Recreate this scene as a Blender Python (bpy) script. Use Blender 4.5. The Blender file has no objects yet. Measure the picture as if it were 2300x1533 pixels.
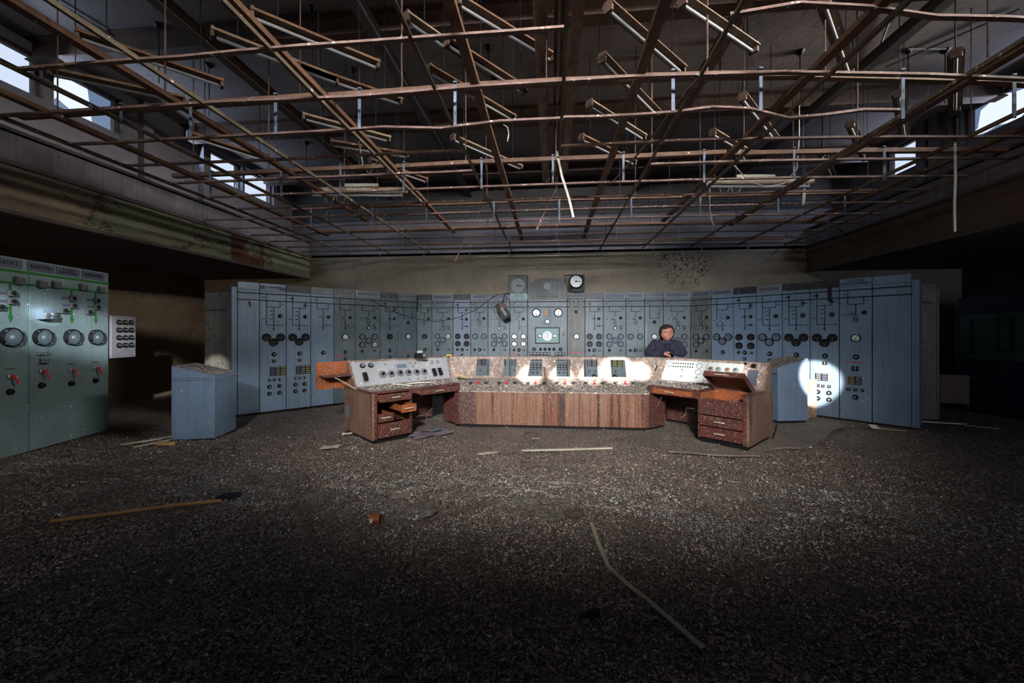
import bpy, bmesh, math, random
from mathutils import Vector, Matrix, noise
random.seed(7)
PI = math.pi
S = bpy.context.scene
COL = S.collection

# ------------------------------------------------------------------ camera
F, CX, HY, CAMH = 880.0, 1150.0, 747.0, 1.55
TH = math.atan(88 / 880)
cs, sn = math.cos(TH), math.sin(TH)
cam = bpy.data.cameras.new('camera')
cam.sensor_width = 36; cam.lens = F / 2300 * 36
cam.shift_y = -(766.5 - HY) / 2300
cam.clip_start = 0.05; cam.clip_end = 200
camo = bpy.data.objects.new('camera', cam); COL.objects.link(camo)
camo.location = (0, 0, CAMH); camo.rotation_euler = (PI / 2, 0, TH)
S.camera = camo

# ------------------------------------------------------------------ look
S.view_settings.view_transform = 'Standard'
S.view_settings.look = 'None'
S.view_settings.exposure = 0.0
S.view_settings.gamma = 1.0
S.view_settings.use_curve_mapping = False
S.cycles.use_denoising = True
S.cycles.max_bounces = 6
S.cycles.diffuse_bounces = 3
S.cycles.glossy_bounces = 2
S.cycles.transparent_max_bounces = 8

# ------------------------------------------------------------------ sky
W = bpy.data.worlds.new('sky'); S.world = W; W.use_nodes = True
wn = W.node_tree.nodes; bg = wn['Background']
bg.inputs[0].default_value = (0.72, 0.80, 0.95, 1); bg.inputs[1].default_value = 1.2

# ------------------------------------------------------------------ lights
def aim(o, tgt):
    d = Vector(tgt) - o.location
    o.rotation_euler = d.to_track_quat('-Z', 'Y').to_euler()
def area(name, loc, tgt, sx, sy, power, col, spread=180):
    l = bpy.data.lights.new(name, 'AREA'); l.shape = 'RECTANGLE'; l.size = sx; l.size_y = sy
    l.energy = power; l.color = col; l.spread = math.radians(spread)
    o = bpy.data.objects.new(name, l); COL.objects.link(o); o.location = loc; aim(o, tgt); return o
def spot(name, loc, tgt, deg, power, col=(1, 0.93, 0.84), blend=0.5, rad=0.03, sx=1.0):
    l = bpy.data.lights.new(name, 'SPOT'); l.spot_size = math.radians(deg); l.spot_blend = blend
    l.energy = power; l.color = col; l.shadow_soft_size = rad
    o = bpy.data.objects.new(name, l); COL.objects.link(o); o.location = loc; aim(o, tgt); o.scale = (sx, 1, 1); return o
# area lamp indoors, standing in for assumed rear windows, then two added fill lamps
area('assumed_daylight_rear', (0.3, -5.2, 4.85), (0.1, 9.0, 1.7), 5.0, 0.35, 150, (0.90, 0.94, 1.0), 40)
spot('fill_floor', (0.2, -4.5, 5.1), (0.0, 7.4, 0.2), 27, 5200, (1.0, 0.93, 0.86), 0.9, 0.35, 2.1)  # added spot, cone shaped to brighten mid floor and leave the foreground dark
area('fill_slab', (0, -5.2, 4.9), (0, 5.0, 5.6), 5.0, 0.35, 34, (1.0, 0.92, 0.86), 70)  # added fill aimed upward to brighten the roof slab
# daylight entering by the side clerestories
area('daylight_left', (-6.85, 6.4, 5.05), (0, 7.5, 3.2), 5.5, 0.4, 50, (0.55, 0.72, 1.0), 170)
area('daylight_right', (6.85, 7.4, 5.05), (0, 7.0, 3.4), 4.5, 0.4, 30, (0.62, 0.74, 1.0), 170)
area('daylight_across', (6.8, 4.0, 5.1), (-6.5, 6.0, 3.2), 5.0, 0.4, 130, (1.0, 0.95, 0.88), 45)  # added indoor lamp, boosting right window light on the left fascia
# added fill lamps brightening the two side aisles from behind the photographer
area('fill_aisle_right', (7.9, -4.0, 2.0), (8.3, 8.5, 1.4), 1.6, 1.2, 26, (0.7, 0.8, 1.0), 90)
area('fill_aisle_left', (-8.4, -4.0, 2.0), (-8.6, 8.5, 1.2), 1.6, 1.2, 26, (1.0, 0.85, 0.7), 90)
# colour for spot lamps added inside the rear wall, standing in for assumed sun
SUN = (1.0, 0.93, 0.82)

# ------------------------------------------------------------------ pixel helpers
def cam2w(xc, zc): return (xc * cs - zc * sn, xc * sn + zc * cs)
def ray(px, py):
    t = (px - CX) / F; v = -(py - HY) / F
    X, Y = cam2w(t, 1.0); return Vector((X, Y, v))
ORI = Vector((0, 0, CAMH))
def at_h(px, py, z):
    r = ray(px, py); return ORI + r * ((z - CAMH) / r.z)
def at_d(px, py, zc):
    return ORI + ray(px, py) * zc
def on_plane(px, py, p, n):
    r = ray(px, py); return ORI + r * ((Vector(p) - ORI).dot(n) / r.dot(n))

# ------------------------------------------------------------------ materials
def nmat(name):
    m = bpy.data.materials.new(name); m.use_nodes = True
    nt = m.node_tree; return m, nt, nt.nodes['Principled BSDF']
def N(nt, t, **k):
    n = nt.nodes.new(t)
    for a, b in k.items(): setattr(n, a, b)
    return n
def mixc(nt, fac, a, b, mode='MIX'):
    n = N(nt, 'ShaderNodeMix', data_type='RGBA', blend_type=mode)
    L = nt.links
    if isinstance(fac, (int, float)): n.inputs[0].default_value = fac
    else: L.new(fac, n.inputs[0])
    for i, v in ((6, a), (7, b)):
        if isinstance(v, (tuple, list)): n.inputs[i].default_value = (*v[:3], 1)
        else: L.new(v, n.inputs[i])
    return n.outputs[2]
def ramp(nt, src, a, b):
    n = N(nt, 'ShaderNodeMapRange'); n.inputs[1].default_value = a; n.inputs[2].default_value = b
    n.inputs[3].default_value = 0; n.inputs[4].default_value = 1; n.clamp = True
    nt.links.new(src, n.inputs[0]); return n.outputs[0]
def mul(nt, a, b):
    n = N(nt, 'ShaderNodeMath', operation='MULTIPLY')
    for i, v in enumerate((a, b)):
        if isinstance(v, (int, float)): n.inputs[i].default_value = v
        else: nt.links.new(v, n.inputs[i])
    return n.outputs[0]
def coords(nt, sc=(1, 1, 1), obj=False):
    g = N(nt, 'ShaderNodeTexCoord') if obj else N(nt, 'ShaderNodeNewGeometry')
    m = N(nt, 'ShaderNodeMapping'); m.inputs['Scale'].default_value = sc
    nt.links.new(g.outputs['Object' if obj else 'Position'], m.inputs[0]); return m.outputs[0]
def noi(nt, vec, scale, detail=4, rough=0.6):
    n = N(nt, 'ShaderNodeTexNoise'); n.inputs['Scale'].default_value = scale
    n.inputs['Detail'].default_value = detail; n.inputs['Roughness'].default_value = rough
    nt.links.new(vec, n.inputs['Vector']); return n.outputs['Fac']
def specks(nt, vec, scale, r, keep):
    # irregular droppings: warped cells, each with its own size
    nn = N(nt, 'ShaderNodeTexNoise'); nn.inputs['Scale'].default_value = scale * 1.6; nn.inputs['Detail'].default_value = 2
    nt.links.new(vec, nn.inputs['Vector'])
    wv = N(nt, 'ShaderNodeVectorMath', operation='MULTIPLY_ADD'); nt.links.new(nn.outputs['Color'], wv.inputs[0])
    wv.inputs[1].default_value = (.9 / scale,) * 3; nt.links.new(vec, wv.inputs[2])
    v = N(nt, 'ShaderNodeTexVoronoi'); v.inputs['Scale'].default_value = scale
    nt.links.new(wv.outputs[0], v.inputs['Vector'])
    s = N(nt, 'ShaderNodeSeparateColor'); nt.links.new(v.outputs['Color'], s.inputs[0])
    p = N(nt, 'ShaderNodeMath', operation='POWER'); nt.links.new(s.outputs[1], p.inputs[0]); p.inputs[1].default_value = 2.2
    q = N(nt, 'ShaderNodeMath', operation='MULTIPLY_ADD'); nt.links.new(p.outputs[0], q.inputs[0]); q.inputs[1].default_value = r * 1.5; q.inputs[2].default_value = r * .35
    sub = N(nt, 'ShaderNodeMath', operation='SUBTRACT'); nt.links.new(q.outputs[0], sub.inputs[0]); nt.links.new(v.outputs['Distance'], sub.inputs[1])
    a = ramp(nt, sub.outputs[0], 0.0, r * .25)
    return mul(nt, a, ramp(nt, s.outputs[0], 1 - keep, 1 - keep + 0.01))
def paint(name, col, rough=0.55, metal=0.0, var=0.25, streak=0.0, scol=(0.05, 0.04, 0.03),
          speck=0.0, spcol=(0.62, 0.60, 0.55), spscale=45, spr=0.3, patch=0.0, pcol=(0.1, 0.04, 0.02), pscale=3.0, bump=0.0, bscale=30,
          dark=0.0, dscale=60):
    m, nt, b = nmat(name); P = coords(nt)
    n1 = noi(nt, P, 2.5)
    lo = tuple(c * (1 - var) for c in col); hi = tuple(min(1, c * (1 + var)) for c in col)
    c = mixc(nt, ramp(nt, n1, 0.3, 0.7), lo, hi)
    if patch:
        n3 = noi(nt, P, pscale, 6, 0.7); c = mixc(nt, ramp(nt, n3, 0.62 - 0.3 * patch, 0.68 - 0.3 * patch), c, pcol)
    if streak:
        Ps = coords(nt, (22, 22, 0.7)); n2 = noi(nt, Ps, 1.0, 5, 0.65)
        c = mixc(nt, mul(nt, ramp(nt, n2, 0.5, 0.62), streak), c, scol)
    if dark:
        c = mixc(nt, mul(nt, specks(nt, P, dscale, 0.32, 0.35), dark), c, (0.015, 0.013, 0.012))
    if speck:
        c = mixc(nt, specks(nt, P, spscale, spr, speck), c, spcol)
        c = mixc(nt, specks(nt, P, spscale * 2.3, spr, speck * 0.8), c, spcol)
    nt.links.new(c, b.inputs['Base Color'])
    b.inputs['Roughness'].default_value = rough; b.inputs['Metallic'].default_value = metal
    if bump:
        bp = N(nt, 'ShaderNodeBump'); bp.inputs['Strength'].default_value = bump; bp.inputs['Distance'].default_value = 0.02
        nt.links.new(noi(nt, P, bscale, 6, 0.7), bp.inputs['Height']); nt.links.new(bp.outputs[0], b.inputs['Normal'])
    return m
def plain(name, col, rough=0.5, metal=0.0, emis=0.0):
    m, nt, b = nmat(name); b.inputs['Base Color'].default_value = (*col, 1)
    b.inputs['Roughness'].default_value = rough; b.inputs['Metallic'].default_value = metal
    if not metal: b.inputs['Specular IOR Level'].default_value = 0.22
    return m
M = {}
M['panel_blue'] = paint('panel_blue', (0.115, 0.172, 0.245), 0.5, var=0.12, speck=0.06, spscale=30, spr=0.16, streak=0.45, scol=(0.075, 0.10, 0.135), dark=0.22, dscale=70)
M['panel_grey'] = paint('panel_grey', (0.072, 0.100, 0.115), 0.5, var=0.25, speck=0.05, spscale=30, spr=0.16, streak=0.4, scol=(0.045, 0.058, 0.064), dark=0.3, dscale=70)
M['panel_dirty'] = paint('panel_dirty', (0.082, 0.088, 0.088), 0.6, var=0.3, streak=0.5, scol=(0.14, 0.135, 0.125), dark=0.7, dscale=50)
M['panel_light'] = paint('panel_light', (0.115, 0.14, 0.185), 0.5, var=0.1, speck=0.05, spscale=30, spr=0.16)
M['panel_green'] = paint('panel_green', (0.115, 0.165, 0.175), 0.5, var=0.2, speck=0.16, spscale=26, spr=0.17, streak=0.12, scol=(0.3, 0.28, 0.26), dark=0.3)
M['plate_grey'] = paint('plate_grey', (0.13, 0.14, 0.155), 0.6, var=0.3, speck=0.1, spr=0.2)
M['plate_black'] = paint('plate_black', (0.014, 0.014, 0.018), 0.5, var=0.3, speck=0.14, spr=0.2)
M['plate_green'] = paint('plate_green', (0.24, 0.33, 0.31), 0.6, var=0.1)
M['plate_strip'] = plain('plate_strip', (0.075, 0.08, 0.115), 0.5)
M['slab_side'] = paint('slab_side', (0.16, 0.165, 0.155), 0.6, var=0.25, streak=0.5, scol=(0.28, 0.25, 0.2), dark=0.8, dscale=35, speck=0.12, spscale=20, spr=0.15)
M['black'] = plain('black_plastic', (0.006, 0.006, 0.007), 0.5)
M['line'] = plain('line_black', (0.010, 0.010, 0.012), 0.6)
M['ring'] = plain('bezel_black', (0.005, 0.005, 0.006), 0.6)
M['face_blank'] = plain('face_blank', (0.085, 0.098, 0.14), 0.5)
M['face_white'] = paint('face_white', (0.50, 0.53, 0.52), 0.4, var=0.15)
M['face_dark'] = plain('face_dark', (0.008, 0.008, 0.009), 0.3)
M['face_half'] = plain('face_half', (0.35, 0.34, 0.28), 0.4)
M['symbol'] = plain('symbol_pale', (0.20, 0.23, 0.25), 0.5)
M['symbol_l'] = plain('symbol_light', (0.24, 0.26, 0.26), 0.5)
M['brass'] = plain('brass', (0.085, 0.05, 0.028), 0.4)
M['red'] = plain('red_plastic', (0.55, 0.015, 0.02), 0.35)
M['green'] = plain('green_paint', (0.018, 0.10, 0.022), 0.5)
M['lens'] = plain('lens_pale', (0.13, 0.135, 0.15), 0.5)
M['lens_v'] = plain('lens_violet', (0.08, 0.075, 0.13), 0.5)
M['lens_y'] = plain('lens_yellow', (0.19, 0.18, 0.06), 0.5)
M['teal'] = plain('teal_face', (0.12, 0.20, 0.20), 0.4)
M['chrome'] = plain('chrome', (0.55, 0.57, 0.6), 0.25, 0.9)
M['metal_grey'] = paint('metal_grey', (0.20, 0.20, 0.21), 0.45, 0.3, var=0.3, speck=0.1)
M['metal_blue'] = plain('metal_blue', (0.10, 0.13, 0.17), 0.5, 0.1)
M['relay_metal'] = plain('relay_metal', (0.075, 0.08, 0.085), 0.4)
M['amber'] = plain('amber', (0.22, 0.11, 0.02), 0.4)
M['box_grey'] = paint('box_grey', (0.15, 0.15, 0.165), 0.5, var=.15, speck=.2, spscale=30, spr=.18)
M['mauve'] = paint('mauve', (0.15, 0.12, 0.16), 0.9, var=.3, dark=.4)
M['yellow'] = plain('yellow_plastic', (0.5, 0.33, 0.03), 0.5)
# wood
def wood(name, base, streakc, sp=0.35, st=0.8):
    return paint(name, base, 0.45, var=0.35, streak=st, scol=streakc, speck=sp, spscale=72, spr=0.2, dark=0.4, dscale=30, bump=0.15, bscale=20)
M['wood_streak'] = None
M['wood_red'] = wood('wood_red', (0.060, 0.013, 0.009), (0.02, 0.006, 0.005), 0.9, 0.5)
M['wood_orange'] = wood('wood_orange', (0.23, 0.062, 0.016), (0.12, 0.035, 0.01), 0.5, 0.4)
M['wood_side'] = wood('wood_side', (0.15, 0.085, 0.055), (0.035, 0.010, 0.007), 0.6, 0.95)
def wood_front():
    m, nt, b = nmat('wood_front')
    Ps = coords(nt, (9, 9, 0.22)); P = coords(nt)
    n = N(nt, 'ShaderNodeTexNoise'); n.inputs['Scale'].default_value = 1.0; n.inputs['Detail'].default_value = 8; n.inputs['Roughness'].default_value = 0.75
    nt.links.new(Ps, n.inputs['Vector'])
    cr = N(nt, 'ShaderNodeValToRGB'); e = cr.color_ramp.elements
    e[0].position = 0.36; e[0].color = (0.015, 0.004, 0.003, 1)
    e[1].position = 0.66; e[1].color = (0.24, 0.19, 0.15, 1)
    for p, c in ((0.43, (0.045, 0.011, 0.006, 1)), (0.465, (0.13, 0.036, 0.013, 1)), (0.505, (0.14, 0.058, 0.028, 1)), (0.55, (0.18, 0.10, 0.062, 1)), (0.60, (0.11, 0.05, 0.035, 1))):
        x = e.new(p); x.color = c
    nt.links.new(n.outputs['Fac'], cr.inputs[0])
    c = mixc(nt, specks(nt, P, 46, 0.2, 0.55), cr.outputs[0], (0.6, 0.56, 0.5))
    nt.links.new(c, b.inputs['Base Color']); b.inputs['Roughness'].default_value = 0.5
    return m
M['wood_front'] = wood_front()
M['debris'] = paint('debris_crust', (0.16, 0.13, 0.11), 0.95, var=0.5, speck=0.5, spscale=50, spr=0.35, dark=0.9, dscale=45, bump=1.0, bscale=45)
M['backing'] = paint('backing_mottled', (0.20, 0.145, 0.12), 0.75, var=0.45, speck=0.35, spscale=26, spr=0.25, streak=0.5, scol=(0.42, 0.36, 0.30), dark=0.6, dscale=35)
M['sheet_dirty'] = paint('sheet_dirty', (0.27, 0.30, 0.33), 0.5, var=0.2, streak=0.5, scol=(0.33, 0.27, 0.20), speck=0.25, spscale=30, spr=0.22, dark=0.3)
M['sheet_clean'] = paint('sheet_clean', (0.42, 0.47, 0.47), 0.45, var=0.12, streak=0.3, scol=(0.5, 0.5, 0.48), speck=0.1)
# room
def wall_mat(name, col, crack=0.0, peel=0.0, pcol=(0.2, 0.21, 0.12), dirt=0.5, ccen=None, crad=1.0, ycut=None):
    m, nt, b = nmat(name); P = coords(nt)
    c = mixc(nt, ramp(nt, noi(nt, P, 1.2, 5), 0.3, 0.7), tuple(x * 0.75 for x in col), tuple(x * 1.2 for x in col))
    c = mixc(nt, mul(nt, ramp(nt, noi(nt, P, 9, 8, 0.75), 0.55, 0.68), dirt), c, tuple(x * 0.35 for x in col))
    if peel:
        pn = noi(nt, coords(nt, (1, 0.55, 1.4)), 1.1, 9, 0.72)
        g = N(nt, 'ShaderNodeSeparateXYZ'); nt.links.new(P, g.inputs[0]); ym = ramp(nt, g.outputs[1], ycut[0], ycut[1])
        sub = N(nt, 'ShaderNodeMath', operation='SUBTRACT'); nt.links.new(pn, sub.inputs[0]); k_ = N(nt, 'ShaderNodeMath', operation='MULTIPLY_ADD'); nt.links.new(ym, k_.inputs[0]); k_.inputs[1].default_value = -.2; k_.inputs[2].default_value = .17
        nt.links.new(k_.outputs[0], sub.inputs[1]); pn = sub.outputs[0]
        c = mixc(nt, ramp(nt, pn, 0.55 - 0.1 * peel, 0.56 - 0.1 * peel), c, pcol)
        rb2 = mul(nt, ramp(nt, g.outputs[1], 7.35, 7.42), ramp(nt, g.outputs[1], 8.35, 8.28))
        c = mixc(nt, mul(nt, rb2, ramp(nt, noi(nt, P, 2.2, 5), .40, .43)), c, (0.115, 0.048, 0.032))
        c = mixc(nt, mul(nt, ramp(nt, pn, 0.53 - 0.1 * peel, 0.55 - 0.1 * peel), ramp(nt, pn, 0.57 - 0.1 * peel, 0.555 - 0.1 * peel)), c, (0.025, 0.02, 0.012))
    if crack:
        v = N(nt, 'ShaderNodeTexVoronoi', feature='DISTANCE_TO_EDGE'); v.inputs['Scale'].default_value = 9
        dn = N(nt, 'ShaderNodeTexNoise'); dn.inputs['Scale'].default_value = 5; nt.links.new(P, dn.inputs['Vector'])
        mx = N(nt, 'ShaderNodeMix', data_type='RGBA', blend_type='LINEAR_LIGHT'); mx.inputs[0].default_value = 0.12
        nt.links.new(P, mx.inputs[6]); nt.links.new(dn.outputs['Color'], mx.inputs[7]); nt.links.new(mx.outputs[2], v.inputs['Vector'])
        msk = ramp(nt, v.outputs['Distance'], 0.06, 0.015)
        if ccen:
            vm = N(nt, 'ShaderNodeVectorMath', operation='DISTANCE'); vm.inputs[1].default_value = ccen
            nt.links.new(P, vm.inputs[0]); area_m = ramp(nt, vm.outputs['Value'], crad, crad * 0.75)
        else:
            area_m = ramp(nt, noi(nt, P, 1.6, 5), 0.57, 0.62)
        c = mixc(nt, mul(nt, mul(nt, msk, area_m), crack), c, (0.012, 0.01, 0.008))
    nt.links.new(c, b.inputs['Base Color']); b.inputs['Roughness'].default_value = 0.85
    bp = N(nt, 'ShaderNodeBump'); bp.inputs['Strength'].default_value = 0.5; bp.inputs['Distance'].default_value = 0.02
    nt.links.new(noi(nt, P, 14, 6, 0.7), bp.inputs['Height']); nt.links.new(bp.outputs[0], b.inputs['Normal'])
    return m
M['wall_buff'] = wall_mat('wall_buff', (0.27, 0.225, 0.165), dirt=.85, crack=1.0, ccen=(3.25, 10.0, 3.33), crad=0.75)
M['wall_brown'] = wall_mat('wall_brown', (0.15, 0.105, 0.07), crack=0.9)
M['wall_lilac'] = wall_mat('wall_lilac', (0.135, 0.125, 0.145), dirt=0.7)
M['fascia_peel'] = wall_mat('fascia_peel', (0.215, 0.165, 0.115), peel=1.0, pcol=(0.20, 0.205, 0.13), ycut=(4.4, 5.6))
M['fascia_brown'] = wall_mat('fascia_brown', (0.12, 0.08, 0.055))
M['cornice'] = wall_mat('cornice', (0.10, 0.085, 0.075))
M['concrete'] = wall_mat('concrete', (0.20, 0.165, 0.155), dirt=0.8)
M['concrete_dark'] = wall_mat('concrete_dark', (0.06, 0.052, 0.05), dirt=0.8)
def brick():
    m, nt, b = nmat('brick_grey'); P = coords(nt)
    br = N(nt, 'ShaderNodeTexBrick'); br.inputs['Scale'].default_value = 1.0
    br.inputs['Color1'].default_value = (0.05, 0.048, 0.05, 1); br.inputs['Color2'].default_value = (0.075, 0.07, 0.07, 1); br.inputs['Mortar'].default_value = (0.012, 0.012, 0.012, 1)
    br.inputs['Brick Width'].default_value = 0.23; br.inputs['Row Height'].default_value = 0.08; br.inputs['Mortar Size'].default_value = 0.008
    sx = N(nt, 'ShaderNodeSeparateXYZ'); nt.links.new(P, sx.inputs[0]); cx = N(nt, 'ShaderNodeCombineXYZ')
    nt.links.new(sx.outputs[0], cx.inputs[0]); nt.links.new(sx.outputs[2], cx.inputs[1]); nt.links.new(cx.outputs[0], br.inputs['Vector'])
    nt.links.new(br.outputs[0], b.inputs['Base Color']); b.inputs['Roughness'].default_value = 0.9; return m
M['brick'] = brick()
def rust(name, a, b_, sp=0.15):
    m, nt, b = nmat(name); P = coords(nt)
    c = mixc(nt, ramp(nt, noi(nt, P, 7, 8, 0.75), 0.38, 0.62), a, b_)
    c = mixc(nt, mul(nt, ramp(nt, noi(nt, P, 30, 4, 0.7), 0.58, 0.66), 0.8), c, tuple(x * 0.2 for x in a))
    if sp: c = mixc(nt, specks(nt, P, 30, 0.25, sp), c, (0.6, 0.58, 0.54))
    nt.links.new(c, b.inputs['Base Color']); b.inputs['Roughness'].default_value = 0.7
    bp = N(nt, 'ShaderNodeBump'); bp.inputs['Strength'].default_value = 0.4; bp.inputs['Distance'].default_value = 0.004
    nt.links.new(noi(nt, P, 80, 4, 0.7), bp.inputs['Height']); nt.links.new(bp.outputs[0], b.inputs['Normal'])
    return m
M['rust_pink'] = rust('rust_pink', (0.21, 0.122, 0.094), (0.115, 0.058, 0.042), 0.4)
M['rust_olive'] = rust('rust_olive', (0.15, 0.12, 0.072), (0.10, 0.065, 0.042), 0.3)
M['rust_brown'] = rust('rust_brown', (0.17, 0.082, 0.040), (0.08, 0.035, 0.019), 0.04)
M['rust_dark'] = rust('rust_dark', (0.10, 0.055, 0.035), (0.05, 0.025, 0.018), 0.02)
M['pipe_rust'] = rust('pipe_rust', (0.26, 0.19, 0.14), (0.14, 0.065, 0.03), 0.0)
M['enamel_rust'] = rust('enamel_rust', (0.38, 0.34, 0.27), (0.20, 0.10, 0.04), 0.0)
M['fit_rust'] = rust('fit_rust', (0.20, 0.15, 0.10), (0.12, 0.065, 0.03), 0.0)
M['tube'] = plain('tube_white', (0.17, 0.175, 0.18), 0.35)
M['pale'] = paint('pale_strip', (0.33, 0.31, 0.25), 0.7, var=0.2, dark=0.4)
M['timber'] = paint('timber', (0.46, 0.25, 0.10), 0.7, var=0.2)
M['timber_grey'] = paint('timber_grey', (0.36, 0.33, 0.24), 0.8, var=0.3, dark=0.5)
M['paper'] = paint('paper', (0.42, 0.34, 0.33), 0.9, var=0.2, dark=0.3)
M['paper_w'] = plain('paper_white', (0.6, 0.58, 0.53), 0.9)
M['web'] = plain('cobweb', (0.28, 0.27, 0.26), 0.9)
M['navy'] = paint('navy_cloth', (0.011, 0.0105, 0.026), 0.9, var=0.25, bump=0.4, bscale=25)
M['navy_dark'] = plain('navy_dark', (0.010, 0.010, 0.022), 0.9)
M['jeans'] = plain('dark_cloth', (0.02, 0.02, 0.03), 0.9)
M['skin'] = paint('skin', (0.34, 0.145, 0.108), 0.5, var=0.12)
M['hair'] = paint('hair', (0.014, 0.008, 0.005), 0.6, var=0.4, bump=0.6, bscale=60)
M['eye'] = plain('eye', (0.03, 0.02, 0.02), 0.3)
M['lip'] = plain('lip', (0.36, 0.12, 0.10), 0.5)
M['mimic_navy'] = paint('mimic_navy', (0.03, 0.045, 0.085), 0.5, var=0.15, speck=0.05, spr=0.15)
M['mimic_teal'] = paint('mimic_teal', (0.065, 0.14, 0.135), 0.5, var=0.15, dark=0.3)
M['cabinet_brown'] = paint('cabinet_brown', (0.12, 0.06, 0.05), 0.6, var=0.2)
m, nt, b = nmat('window_glass')
tr = N(nt, 'ShaderNodeBsdfTransparent'); tr.inputs[0].default_value = (0.93, 0.95, 0.97, 1)
gl = N(nt, 'ShaderNodeBsdfGlossy'); gl.inputs[1].default_value = 0.1
ms = N(nt, 'ShaderNodeMixShader'); ms.inputs[0].default_value = 0.06
nt.links.new(tr.outputs[0], ms.inputs[1]); nt.links.new(gl.outputs[0], ms.inputs[2]); nt.links.new(ms.outputs[0], nt.nodes['Material Output'].inputs[0])
M['glass'] = m
m, nt, b = nmat('window_glass_dirty')
tr = N(nt, 'ShaderNodeBsdfTransparent'); tr.inputs[0].default_value = (0.52, 0.60, 0.72, 1)
gl = N(nt, 'ShaderNodeBsdfDiffuse'); gl.inputs[0].default_value = (0.5, 0.5, 0.5, 1)
ms = N(nt, 'ShaderNodeMixShader'); ms.inputs[0].default_value = 0.25
nt.links.new(tr.outputs[0], ms.inputs[1]); nt.links.new(gl.outputs[0], ms.inputs[2]); nt.links.new(ms.outputs[0], nt.nodes['Material Output'].inputs[0])
M['glass_dirty'] = m

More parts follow.
